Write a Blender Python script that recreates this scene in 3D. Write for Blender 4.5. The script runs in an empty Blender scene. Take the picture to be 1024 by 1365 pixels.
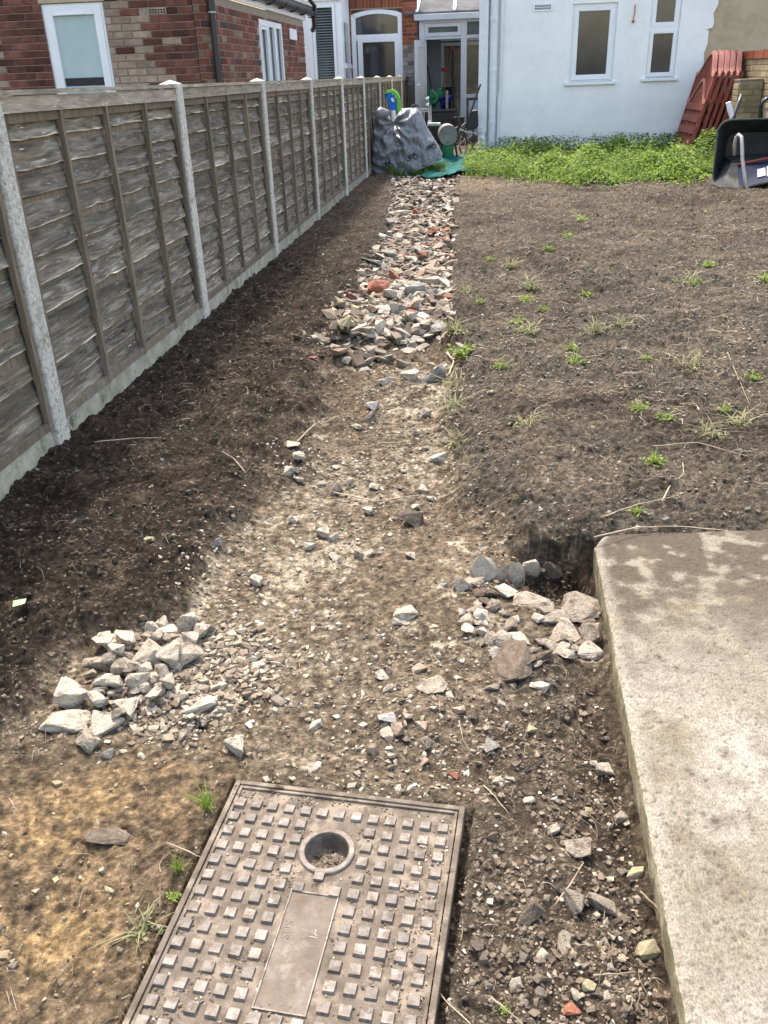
import bpy, math, random
import numpy as np
from mathutils import Vector, Matrix, Euler
random.seed(7); RNG = np.random.default_rng(11)
S = bpy.context.scene; COL = S.collection
R = math.radians
# ------------------------------------------------------------------ camera
CAMH = 1.28; YAW, PIT, ROL, FPX = 0.120810947, 0.466987726, -0.0357491586, 1149.5
cy_, sy_, cp_, sp_ = math.cos(YAW), math.sin(YAW), math.cos(PIT), math.sin(PIT)
cf = Vector((-sy_*cp_, cy_*cp_, -sp_)); cr0 = Vector((cy_, sy_, 0)); cu0 = cr0.cross(cf)
cR = cr0*math.cos(ROL) + cu0*math.sin(ROL); cU = -cr0*math.sin(ROL) + cu0*math.cos(ROL)
cam = bpy.data.objects.new('camera', bpy.data.cameras.new('camera')); COL.objects.link(cam)
cam.matrix_world = Matrix(((cR.x, cU.x, -cf.x, 0), (cR.y, cU.y, -cf.y, 0), (cR.z, cU.z, -cf.z, CAMH), (0, 0, 0, 1)))
cam.data.sensor_fit = 'HORIZONTAL'; cam.data.sensor_width = 27; cam.data.lens = 27*FPX/1024
cam.data.clip_start = .05; cam.data.clip_end = 500
S.camera = cam
# ------------------------------------------------------------------ world, sun, exposure
SUN_EL, SUN_AZ = R(56), R(-24)          # azimuth from +Y, negative towards -X
w = bpy.data.worlds.new('World'); S.world = w; w.use_nodes = True
nt = w.node_tree; bg = nt.nodes['Background']
sky = nt.nodes.new('ShaderNodeTexSky'); sky.sky_type = 'NISHITA'; sky.sun_disc = False
sky.sun_elevation = SUN_EL; sky.sun_rotation = SUN_AZ; sky.air_density = 1.3; sky.dust_density = 3.0; sky.ozone_density = 1.0
hz = nt.nodes.new('ShaderNodeVectorMath'); hz.operation = 'MULTIPLY'; hz.inputs[1].default_value = (1.13, 1.0, .89); nt.links.new(sky.outputs[0], hz.inputs[0]); nt.links.new(hz.outputs[0], bg.inputs[0]); bg.inputs[1].default_value = 0.15   # thin bright cloud: a paler sky
sl = bpy.data.lights.new('sun', 'SUN'); sl.energy = 1.8; sl.angle = R(5); sl.color = (1.0, .94, .84)
so = bpy.data.objects.new('sun', sl); COL.objects.link(so); so.location = (-5, 20, 20)
sd = Vector((math.sin(SUN_AZ)*math.cos(SUN_EL), math.cos(SUN_AZ)*math.cos(SUN_EL), math.sin(SUN_EL)))
so.rotation_euler = sd.to_track_quat('Z', 'Y').to_euler()
S.view_settings.view_transform = 'Standard'; S.view_settings.look = 'None'
S.view_settings.exposure = 1.86; S.view_settings.gamma = 1; S.view_settings.use_curve_mapping = False
# ------------------------------------------------------------------ picture ray helpers (lay real surfaces out at their own distance)
def ray(x, y): return cf + cR*((x-512)/FPX) - cU*((y-682.5)/FPX)
def G(x, y, z=0.0):
    d = ray(x, y); t = (z-CAMH)/d.z; return Vector((d.x*t, d.y*t, z))
def W(x, y, Y):
    d = ray(x, y); t = Y/d.y; return Vector((d.x*t, Y, CAMH+d.z*t))
def WX(x, y, X):
    d = ray(x, y); t = X/d.x; return Vector((X, d.y*t, CAMH+d.z*t))
def mpp(p):                                    # metres per photograph pixel at a point
    return (Vector(p)-Vector((0, 0, CAMH))).dot(cf)/FPX
# ------------------------------------------------------------------ colours
def lin(r, g, b):
    f = lambda c: ((c/255+.055)/1.055)**2.4 if c > 10 else c/255/12.92
    return (f(r), f(g), f(b))
def c4(c): return (c[0], c[1], c[2], 1)
# ------------------------------------------------------------------ materials
def M(name, cols, scale=8, rough=.85, bump=.2, bscale=60, stretch=(1, 1, 1), detail=6, metal=0, vcol=None, vmix=1, rnd=0.0, spec=.3, bdetail=5, brough=.65,
      rrough=0, bdist=.004, spots=None, ao=None, trans=0, coat=0, distort=0.0):
    m = bpy.data.materials.new(name); m.use_nodes = True; t = m.node_tree; N = t.nodes; L = t.links
    b = N['Principled BSDF']; tc = N.new('ShaderNodeTexCoord'); mp = N.new('ShaderNodeMapping'); mp.inputs['Scale'].default_value = stretch
    L.new(tc.outputs['Object'], mp.inputs[0]); vec = mp.outputs[0]
    if rnd:                                   # every object gets its own stretch of the texture
        oi = N.new('ShaderNodeObjectInfo'); ad = N.new('ShaderNodeVectorMath'); ad.operation = 'MULTIPLY_ADD'
        cx = N.new('ShaderNodeCombineXYZ'); 
        for k in range(3): L.new(oi.outputs['Random'], cx.inputs[k])
        ad.inputs[1].default_value = (37, 53, 71); L.new(cx.outputs[0], ad.inputs[0]); L.new(vec, ad.inputs[2]); vec = ad.outputs[0]
    n = N.new('ShaderNodeTexNoise'); n.inputs['Scale'].default_value = scale; n.inputs['Detail'].default_value = detail; n.inputs['Roughness'].default_value = .62
    n.inputs['Distortion'].default_value = distort
    L.new(vec, n.inputs['Vector'])
    cr = N.new('ShaderNodeValToRGB'); L.new(n.outputs[0], cr.inputs[0]); e = cr.color_ramp.elements
    k = len(cols)
    for i, c in enumerate(cols):
        p = .3 + .4*i/max(1, k-1)
        if i < 2: e[i].position = p; e[i].color = c4(c)
        else: q = e.new(p); q.color = c4(c)
    col = cr.outputs[0]
    if vcol:
        a = N.new('ShaderNodeAttribute'); a.attribute_name = vcol
        mx = N.new('ShaderNodeMix'); mx.data_type = 'RGBA'; mx.blend_type = 'MULTIPLY'; mx.inputs[0].default_value = vmix
        L.new(a.outputs['Color'], mx.inputs[6]); L.new(col, mx.inputs[7]); col = mx.outputs[2]
    if spots:                                 # (colour, scale, threshold, softness)
        for sc_, ss, th, sf in spots:
            n2 = N.new('ShaderNodeTexNoise'); n2.inputs['Scale'].default_value = ss; n2.inputs['Detail'].default_value = 9; n2.inputs['Roughness'].default_value = .68; L.new(vec, n2.inputs['Vector'])
            mr = N.new('ShaderNodeMapRange'); mr.inputs[1].default_value = th; mr.inputs[2].default_value = th+sf; L.new(n2.outputs[0], mr.inputs[0])
            mx = N.new('ShaderNodeMix'); mx.data_type = 'RGBA'; L.new(mr.outputs[0], mx.inputs[0]); L.new(col, mx.inputs[6]); mx.inputs[7].default_value = c4(sc_); col = mx.outputs[2]
    if rnd:
        hs = N.new('ShaderNodeHueSaturation'); mr = N.new('ShaderNodeMapRange'); mr.inputs[3].default_value = 1-rnd; mr.inputs[4].default_value = 1+rnd
        L.new(oi.outputs['Random'], mr.inputs[0]); L.new(mr.outputs[0], hs.inputs['Value'])
        L.new(col, hs.inputs['Color']); col = hs.outputs[0]
    L.new(col, b.inputs['Base Color'])
    b.inputs['Roughness'].default_value = rough; b.inputs['Metallic'].default_value = metal; b.inputs['Specular IOR Level'].default_value = spec
    b.inputs['Coat Weight'].default_value = coat
    if rrough:
        mr = N.new('ShaderNodeMapRange'); mr.inputs[3].default_value = rough-rrough; mr.inputs[4].default_value = rough+rrough; L.new(n.outputs[0], mr.inputs[0]); L.new(mr.outputs[0], b.inputs['Roughness'])
    if bump:
        bn = N.new('ShaderNodeTexNoise'); bn.inputs['Scale'].default_value = bscale; bn.inputs['Detail'].default_value = bdetail; bn.inputs['Roughness'].default_value = brough; L.new(vec, bn.inputs['Vector'])
        bu = N.new('ShaderNodeBump'); bu.inputs['Strength'].default_value = bump; bu.inputs['Distance'].default_value = bdist
        L.new(bn.outputs[0], bu.inputs['Height']); L.new(bu.outputs[0], b.inputs['Normal'])
    if trans:                                 # light through thin leaves
        tr = N.new('ShaderNodeBsdfTranslucent'); L.new(col, tr.inputs[0]); ms = N.new('ShaderNodeMixShader'); ms.inputs[0].default_value = trans
        L.new(b.outputs[0], ms.inputs[1]); L.new(tr.outputs[0], ms.inputs[2]); L.new(ms.outputs[0], N['Material Output'].inputs[0])
    return m
def glassy(name, tint=(.02, .025, .03), rough=.06, spec=.9):
    m = bpy.data.materials.new(name); m.use_nodes = True; t = m.node_tree; b = t.nodes['Principled BSDF']
    n = t.nodes.new('ShaderNodeTexNoise'); n.inputs['Scale'].default_value = 2.2; n.inputs['Detail'].default_value = 3
    cr = t.nodes.new('ShaderNodeValToRGB'); t.links.new(n.outputs[0], cr.inputs[0])
    tc = t.nodes.new('ShaderNodeTexCoord'); t.links.new(tc.outputs['Object'], n.inputs['Vector'])
    cr.color_ramp.elements[0].position = .35; cr.color_ramp.elements[1].position = .65
    cr.color_ramp.elements[0].color = c4(tint); cr.color_ramp.elements[1].color = c4([c*1.8+.005 for c in tint])
    t.links.new(cr.outputs[0], b.inputs['Base Color']); b.inputs['Roughness'].default_value = rough; b.inputs['Specular IOR Level'].default_value = spec; b.inputs['IOR'].default_value = 1.5
    return m
def clear_glass(name):
    m = bpy.data.materials.new(name); m.use_nodes = True; t = m.node_tree; N = t.nodes
    tr = N.new('ShaderNodeBsdfTransparent'); tr.inputs[0].default_value = (.85, .9, .9, 1); gl = N.new('ShaderNodeBsdfGlossy'); gl.inputs['Roughness'].default_value = .03
    fr = N.new('ShaderNodeFresnel'); fr.inputs[0].default_value = 1.5; mx = N.new('ShaderNodeMixShader')
    t.links.new(fr.outputs[0], mx.inputs[0]); t.links.new(tr.outputs[0], mx.inputs[1]); t.links.new(gl.outputs[0], mx.inputs[2]); t.links.new(mx.outputs[0], N['Material Output'].inputs[0])
    return m
G_ = {}
G_['white_render'] = M('white_render', [(.76, .765, .755), (.83, .835, .825), (.88, .88, .87)], 2.2, .8, .5, 16, bdist=.012, spots=[((.60, .58, .53), 1.3, .60, .14), ((.50, .50, .46), 9, .72, .03)])
G_['beige_render'] = M('beige_render', [(.36, .29, .19), (.46, .375, .25), (.54, .45, .32)], 3, .95, .5, 40, bdist=.01)
G_['upvc'] = M('upvc', [(.72, .75, .79), (.80, .82, .84)], 4, .35, .03, 60, spec=.5)
G_['upvc_grey'] = M('upvc_grey', [(.40, .43, .46), (.48, .51, .54)], 4, .4, .03, 60, spec=.5)
G_['mortar'] = M('mortar', [(.24, .195, .16), (.35, .29, .24)], 30, .95, .5, 150)
G_['brick'] = M('brick_red', [(.075, .030, .024), (.125, .048, .036), (.18, .074, .054)], 9, .9, .5, 120, rnd=.5, stretch=(1, 1, 1))
G_['brick_buff'] = M('brick_buff', [(.22, .155, .115), (.30, .225, .17), (.38, .30, .235)], 9, .9, .5, 120, rnd=.22)
G_['brick_orange'] = M('brick_orange', [(.16, .045, .022), (.24, .068, .030), (.30, .09, .045)], 9, .9, .4, 100, rnd=.3)
G_['brick_yellow'] = M('brick_yellow', [(.16, .125, .07), (.24, .19, .11), (.32, .26, .16)], 9, .9, .4, 100, rnd=.25)
G_['glass'] = glassy('window_glass')
G_['glass_dim'] = glassy('dim_glass', (.045, .047, .04), .12, .7)
G_['frost'] = M('frosted_blind', [(.30, .42, .45), (.36, .48, .50), (.44, .55, .57)], 1.6, .25, .02, 20, spec=.6)
G_['clear'] = clear_glass('clear_glass')
G_['black_plastic'] = M('black_plastic', [(.012, .013, .015), (.025, .026, .03)], 12, .38, .05, 80, spec=.5)
G_['slate'] = M('slate', [(.03, .034, .042), (.06, .066, .08)], 10, .5, .3, 30)
G_['concrete_post'] = M('concrete_post', [(.32, .305, .265), (.56, .54, .485), (.76, .74, .68)], 55, .95, 1.0, 110, bdist=.010, rnd=.12, spots=[((.26, .25, .19), 6, .58, .12), ((.16, .15, .11), 38, .62, .06)])
G_['gravel_board'] = M('gravel_board', [(.22, .205, .16), (.33, .31, .25), (.44, .415, .35)], 14, .92, .7, 110, bdist=.005, rnd=.1, spots=[((.13, .15, .08), 4, .58, .1), ((.07, .055, .04), 9, .62, .06)])
def wood(name, dark, mid, light, rnd=.18, vcol=None, st=(14, 1.0, 14)):
    return M(name, [dark, mid, light], 5.5, .88, .9, 9, stretch=st, detail=9, rnd=rnd, vcol=vcol, vmix=1.0, bdist=.006, distort=.6)
G_['slat'] = M('weathered_slat', [(.045, .037, .029), (.165, .145, .118), (.37, .335, .285)], 3.4, .9, 1.0, 9, stretch=(1, 1.3, 12), detail=12, rnd=.30, vcol='edge', bdist=.008,
               distort=.8, spots=[((.56, .52, .45), 8.5, .615, .04), ((.05, .038, .028), 2.2, .62, .06), ((.21, .145, .09), 1.1, .56, .16), ((.10, .085, .065), .7, .52, .2)])
G_['batten'] = M('weathered_batten', [(.10, .08, .058), (.17, .138, .102), (.24, .20, .155)], 4, .9, .8, 9, stretch=(12, 12, 1.2), detail=8, rnd=.15, bdist=.004, distort=.5)
G_['rail'] = M('weathered_rail', [(.17, .14, .105), (.30, .26, .205), (.44, .39, .32)], 4, .9, .9, 8, stretch=(10, 1.4, 10), detail=9, rnd=.12, bdist=.005, distort=.8, spots=[((.55, .53, .49), 5, .60, .05)])
G_['soil'] = M('garden_soil', [(.34, .33, .32), (.95, .94, .92), (1.9, 1.86, 1.78)], 70, .95, 1.0, 75, vcol='Col', detail=11, bdist=.022, spec=.10, bdetail=9, brough=.72)
G_['slab'] = M('cast_concrete', [(.50, .48, .43), (1, .985, .94), (1.42, 1.40, 1.32)], 170, .9, 1.0, 300, vcol='Col', detail=12, bdist=.004, stretch=(1.7, .9, 1), spec=.25)
G_['iron'] = M('cast_iron_dusty', [(.085, .068, .052), (.135, .112, .088), (.185, .157, .126)], 26, .85, .9, 240, metal=.0, spec=.15, bdist=.002, spots=[((.235, .195, .15), 13, .52, .10), ((.05, .036, .027), 17, .60, .05)])
G_['iron_worn'] = M('cast_iron_worn', [(.10, .083, .068), (.165, .143, .122), (.25, .227, .20)], 60, .62, .7, 300, metal=.0, spec=.35, rnd=.3, bdist=.001, spots=[((.095, .073, .055), 40, .52, .08)])
G_['iron_plate'] = M('cast_iron_plate', [(.105, .083, .065), (.15, .123, .098), (.20, .172, .145)], 18, .8, 1.0, 160, spec=.2, bdist=.002, spots=[((.23, .21, .19), 22, .54, .12), ((.15, .07, .045), 12, .66, .06)])
G_['chalk'] = M('pale_stone', [(.33, .285, .22), (.46, .41, .33), (.60, .55, .46)], 2.6, .95, 1.0, 6, rnd=.18, bdist=.006, spots=[((.19, .148, .108), 1.3, .52, .12), ((.12, .09, .065), 4, .63, .06)])
G_['conc_lump'] = M('concrete_lump', [(.23, .19, .145), (.33, .285, .225), (.42, .375, .305)], 2.6, .95, 1.0, 7, rnd=.22, bdist=.007, spots=[((.14, .105, .078), 1.2, .50, .12), ((.08, .06, .045), 4, .66, .06)])
G_['dark_lump'] = M('earthy_lump', [(.09, .068, .05), (.14, .11, .083), (.20, .165, .125)], 2.6, .95, 1.0, 7, rnd=.2, bdist=.007, spots=[((.28, .25, .20), 2.5, .60, .08)])
G_['red_lump'] = M('brick_fragment', [(.17, .07, .045), (.26, .105, .065), (.31, .17, .12)], 2, .92, .9, 9, rnd=.25, bdist=.003, spots=[((.20, .15, .11), 1.4, .60, .1)])
G_['grey_lump'] = M('grey_flint', [(.12, .115, .105), (.22, .21, .19), (.34, .325, .295)], 1.8, .85, .6, 6, rnd=.2, bdist=.003)
G_['yellow_lump'] = M('yellow_stone', [(.24, .20, .115), (.33, .285, .175), (.40, .355, .235)], 2, .92, .9, 8, rnd=.15, bdist=.003)
G_['pink_lump'] = M('pinkish_rubble', [(.22, .155, .115), (.30, .23, .175), (.38, .31, .24)], 2, .92, .9, 8, rnd=.2, bdist=.003)
G_['pebbles'] = M('mixed_pebbles', [(.85, .85, .85), (1.1, 1.1, 1.1)], 60, .9, .6, 300, vcol='Col', bdist=.002)
G_['straw'] = M('dry_straw', [(.8, .8, .8), (1.1, 1.1, 1.1)], 60, .85, .2, 300, vcol='Col', trans=.15)
G_['leaf'] = M('leaf_green', [(.8, .8, .8), (1.15, 1.15, 1.1)], 20, .6, .1, 200, vcol='Col', trans=.45, spec=.3)
G_['twig'] = M('dry_twig', [(.20, .15, .10), (.34, .28, .20), (.46, .40, .30)], 30, .85, .4, 200, rnd=.3)
G_['red_paint'] = M('red_woodstain', [(.17, .044, .032), (.225, .062, .043), (.28, .085, .06)], 6, .7, .5, 30, stretch=(4, 4, 1), rnd=.08)
G_['red_trim_lit'] = M('red_woodstain_trim_lit', [(.34, .14, .11), (.44, .20, .16)], 8, .65, .3, 40)  # same red stain made paler: sunlight on the arch trims put into the colour
G_['barrow'] = M('black_barrow_tray', [(.012, .015, .017), (.024, .03, .032), (.06, .066, .062)], 5, .5, .3, 30, spots=[((.10, .105, .095), 3.5, .60, .12)])
G_['barrow_dirty'] = M('muddy_barrow_tray', [(.035, .04, .035), (.08, .085, .07), (.15, .15, .125)], 7, .7, .5, 30, stretch=(1, 1, .3))
G_['navy'] = M('navy_plastic', [(.012, .018, .05), (.025, .032, .075)], 8, .45, .1, 60)
G_['steel'] = M('galvanised_tube', [(.34, .33, .31), (.52, .51, .49)], 14, .45, .2, 60, metal=.3, spots=[((.22, .15, .10), 6, .62, .08)])
G_['white_tag'] = M('white_label', [(.70, .71, .73), (.80, .81, .82)], 10, .5, .05, 60)
G_['ink'] = M('dark_ink', [(.02, .02, .024), (.035, .035, .04)], 20, .6, .02, 60)
G_['cover'] = M('grey_cover_fabric', [(.15, .158, .178), (.18, .188, .208), (.21, .218, .238)], 3, .42, .3, 260, spec=.55, bdist=.0015, rrough=.1)
G_['drum'] = M('grey_drum_metal', [(.125, .125, .118), (.17, .168, .158), (.24, .235, .215)], 5, .5, .1, 60)
G_['tarp'] = M('teal_tarpaulin', [(.003, .045, .043), (.006, .085, .08), (.012, .12, .112)], 6, .8, .5, 30, spec=.12)
G_['blue'] = M('blue_plastic', [(.005, .10, .42), (.01, .15, .52)], 6, .4, .03, 60)
G_['lime'] = M('lime_plastic', [(.10, .42, .03), (.16, .55, .06)], 6, .4, .03, 60)
G_['bag_green'] = M('green_bag', [(.01, .10, .04), (.03, .22, .10)], 9, .5, .4, 40)
G_['bag_blue'] = M('blue_bag', [(.008, .01, .10), (.02, .025, .22)], 9, .5, .4, 40)
G_['wall_in'] = M('interior_paint', [(.13, .155, .175), (.17, .195, .215)], 2, .8, .1, 20)
G_['cream'] = M('cream_board', [(.14, .11, .085), (.30, .25, .19)], 3, .8, .1, 20)
G_['dark'] = M('dark_clutter', [(.01, .01, .011), (.03, .029, .028)], 9, .7, .4, 30)
G_['orange_plastic'] = M('orange_plastic', [(.38, .05, .02), (.5, .09, .03)], 9, .5, .05, 30)
G_['pipe_white'] = M('white_painted_pipe', [(.62, .65, .70), (.74, .76, .79)], 8, .5, .1, 40, spots=[((.35, .34, .30), 6, .70, .08)])
G_['litter'] = M('pale_green_litter', [(.42, .56, .28), (.52, .64, .36)], 12, .5, .1, 60)
G_['poly'] = M('dirty_roof_glazing', [(.08, .085, .088), (.12, .125, .128), (.16, .165, .162)], 3, .9, .15, 20, spec=.05, spots=[((.05, .05, .04), 14, .64, .05)])
G_['blind'] = M('blind_slat_paint', [(.17, .21, .23), (.22, .26, .28)], 6, .5, .02, 60)
G_['curtain'] = M('grey_curtain', [(.05, .052, .046), (.10, .10, .09)], 3, .8, .2, 20, stretch=(10, 10, .4))
# ------------------------------------------------------------------ mesh builders
class MB:
    def __init__(s): s.v = []; s.f = []
    def add(s, vs, fs):
        o = len(s.v); s.v += [tuple(v) for v in vs]; s.f += [tuple(i+o for i in f) for f in fs]; return s
    def box(s, x0, x1, y0, y1, z0, z1):
        return s.add([(x0, y0, z0), (x1, y0, z0), (x1, y1, z0), (x0, y1, z0), (x0, y0, z1), (x1, y0, z1), (x1, y1, z1), (x0, y1, z1)],
                     [(0, 3, 2, 1), (4, 5, 6, 7), (0, 1, 5, 4), (1, 2, 6, 5), (2, 3, 7, 6), (3, 0, 4, 7)])
    def prism(s, pts, vec):
        n = len(pts); vec = Vector(vec); a = [Vector(p) for p in pts]; b = [p+vec for p in a]
        return s.add(a+b, [tuple(range(n))[::-1], tuple(range(n, 2*n))] + [(i, (i+1) % n, n+(i+1) % n, n+i) for i in range(n)])
    def tube(s, pts, r, n=8, caps=True):
        pts = [Vector(p) for p in pts]; rr = r if isinstance(r, (list, tuple)) else [r]*len(pts); rings = []
        up = Vector((.03, .11, 1)).normalized()
        for i, p in enumerate(pts):
            t = (pts[min(i+1, len(pts)-1)]-pts[max(i-1, 0)]).normalized()
            a = t.cross(up); a = a.normalized() if a.length > .05 else t.cross(Vector((1, 0, 0))).normalized(); b = t.cross(a)
            rings.append([p+(a*math.cos(2*math.pi*k/n)+b*math.sin(2*math.pi*k/n))*rr[i] for k in range(n)])
        vs = [v for q in rings for v in q]; fs = []
        for i in range(len(pts)-1):
            for k in range(n): fs.append((i*n+k, i*n+(k+1) % n, (i+1)*n+(k+1) % n, (i+1)*n+k))
        if caps: fs.append(tuple(range(n))[::-1]); fs.append(tuple((len(pts)-1)*n+k for k in range(n)))
        return s.add(vs, fs)
    def mesh(s, name):
        m = bpy.data.meshes.new(name); m.from_pydata(s.v, [], s.f); m.update(); return m
def link(name, me, mat=None, parent=None, loc=(0, 0, 0), rot=(0, 0, 0), scale=None, smooth=False, bevel=0):
    o = bpy.data.objects.new(name, me); COL.objects.link(o); o.location = loc; o.rotation_euler = rot
    if scale: o.scale = scale
    if mat is not None and me is not None and not me.materials: me.materials.append(mat if not isinstance(mat, str) else G_[mat])
    if parent: o.parent = parent
    if smooth:
        for p in me.polygons: p.use_smooth = True
    if bevel:
        b = o.modifiers.new('bevel', 'BEVEL'); b.width = bevel; b.segments = 2; b.limit_method = 'ANGLE'
    return o
def ob(name, mb, mat, parent=None, **k): return link(name, mb.mesh(name), mat, parent, **k)
def tag(o, label, cat=None, group=None, kind=None):
    if label: o['label'] = label
    if cat: o['category'] = cat
    if group: o['group'] = group
    if kind: o['kind'] = kind
    return o
def thing(name, label, cat, loc=(0, 0, 0), rot=(0, 0, 0), group=None):
    o = link(name, None, None, None, loc, rot); return tag(o, label, cat, group)
def npmesh(name, V, F, col=None, smooth=True, cname='Col'):
    me = bpy.data.meshes.new(name); V = np.asarray(V, np.float32); F = np.asarray(F, np.int32); k = F.shape[1]
    me.vertices.add(len(V)); me.vertices.foreach_set('co', V.ravel()); me.loops.add(F.size); me.loops.foreach_set('vertex_index', F.ravel())
    me.polygons.add(len(F)); me.polygons.foreach_set('loop_start', np.arange(len(F), dtype=np.int32)*k)
    if col is not None:
        a = me.color_attributes.new(cname, 'FLOAT_COLOR', 'POINT'); a.data.foreach_set('color', np.concatenate([col, np.ones((len(V), 1))], 1).astype(np.float32).ravel())
    me.update(); me.validate()
    me.polygons.foreach_set('use_smooth', np.full(len(F), smooth)); return me
# ------------------------------------------------------------------ noise
_perm = np.random.default_rng(3).permutation(4096); _ang = np.random.default_rng(4).random(4096)*2*np.pi
_gx, _gy = np.cos(_ang), np.sin(_ang); _rv = np.random.default_rng(5).random(4096)
def _h(i, j, s): return _perm[(_perm[(i+s*131) & 4095]+j) & 4095]
def perlin(x, y, s=0):
    xi = np.floor(x).astype(int); yi = np.floor(y).astype(int); fx = x-xi; fy = y-yi
    u = fx*fx*fx*(fx*(fx*6-15)+10); v = fy*fy*fy*(fy*(fy*6-15)+10)
    def g(a, b): h = _h(xi+a, yi+b, s); return _gx[h]*(fx-a)+_gy[h]*(fy-b)
    a = g(0, 0)+u*(g(1, 0)-g(0, 0)); b = g(0, 1)+u*(g(1, 1)-g(0, 1)); return (a+v*(b-a))*1.5
def fbm(x, y, sc, oc=4, s=0, gain=.5):
    r = 0; a = 1; t = 0
    for k in range(oc): r = r+a*perlin(x/sc+k*17.3, y/sc+k*9.1, s+k); t += a; a *= gain; sc *= .5
    return r/t
def worley(x, y, sc, s=0):
    x = x/sc; y = y/sc; xi = np.floor(x).astype(int); yi = np.floor(y).astype(int); d1 = np.full(np.shape(x), 9.); d2 = d1.copy(); rid = np.zeros(np.shape(x))
    for a in (-1, 0, 1):
        for b in (-1, 0, 1):
            h = _h(xi+a, yi+b, s); px = xi+a+_rv[h]; py = yi+b+_rv[(h*7+3) & 4095]; d = np.hypot(x-px, y-py)
            m = d < d1; d2 = np.where(m, d1, np.minimum(d2, d)); rid = np.where(m, _rv[(h*13+5) & 4095], rid); d1 = np.where(m, d, d1)
    return d1, d2, rid
def sst(a, b, x): t = np.clip((x-a)/(b-a), 0, 1); return t*t*(3-2*t)
# ------------------------------------------------------------------ ground
LY = [1.30, 1.34, 1.44, 1.55, 1.70, 1.80, 1.90, 2.0, 2.21, 2.52, 2.89, 3.36, 3.97, 4.64, 5.54, 6.23, 7.43, 9.70, 12.7, 14]
LX = [-3.0, -1.30, -1.06, -1.02, -1.02, -.98, -.85, -.79, -.80, -.74, -.78, -.75, -.76, -.83, -.90, -.87, -.87, -.995, -1.24, -1.3]
RY = [2.25, 2.30, 2.45, 2.66, 3.05, 3.76, 4.49, 5.51, 8.58, 12.5, 14]
RX = [2.0, .14, .04, -.06, -.10, -.11, -.16, -.19, -.29, -.37, -.4]
MC = np.array([-.478, 1.283]); MA = R(-4.9); MEX = np.array([math.cos(MA), math.sin(MA)]); MEY = np.array([-math.sin(MA), math.cos(MA)])
def manhole_local(x, y):
    dx = x-MC[0]; dy = y-MC[1]; return dx*MEX[0]+dy*MEX[1], -(dx*MEY[0]+dy*MEY[1])
def gauss(x, y, cx, cy, rx, ry=None): ry = ry or rx; return np.exp(-((x-cx)/rx)**2-((y-cy)/ry)**2)
def masks(x, y):
    soft = sst(2.1, 2.6, y)*sst(5.4, 4.6, y); wob = fbm(x, y, .28, 4, 40)*(.10+.16*soft)
    l = sst(-.05-.13*soft, .07+.13*soft, x+wob-np.interp(y, LY, LX)); r = sst(-.04-.05*soft, .04+.05*soft, np.interp(y, RY, RX)+wob*.5-x)
    return l*r*sst(15.5, 12.8, y), l, r
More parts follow.
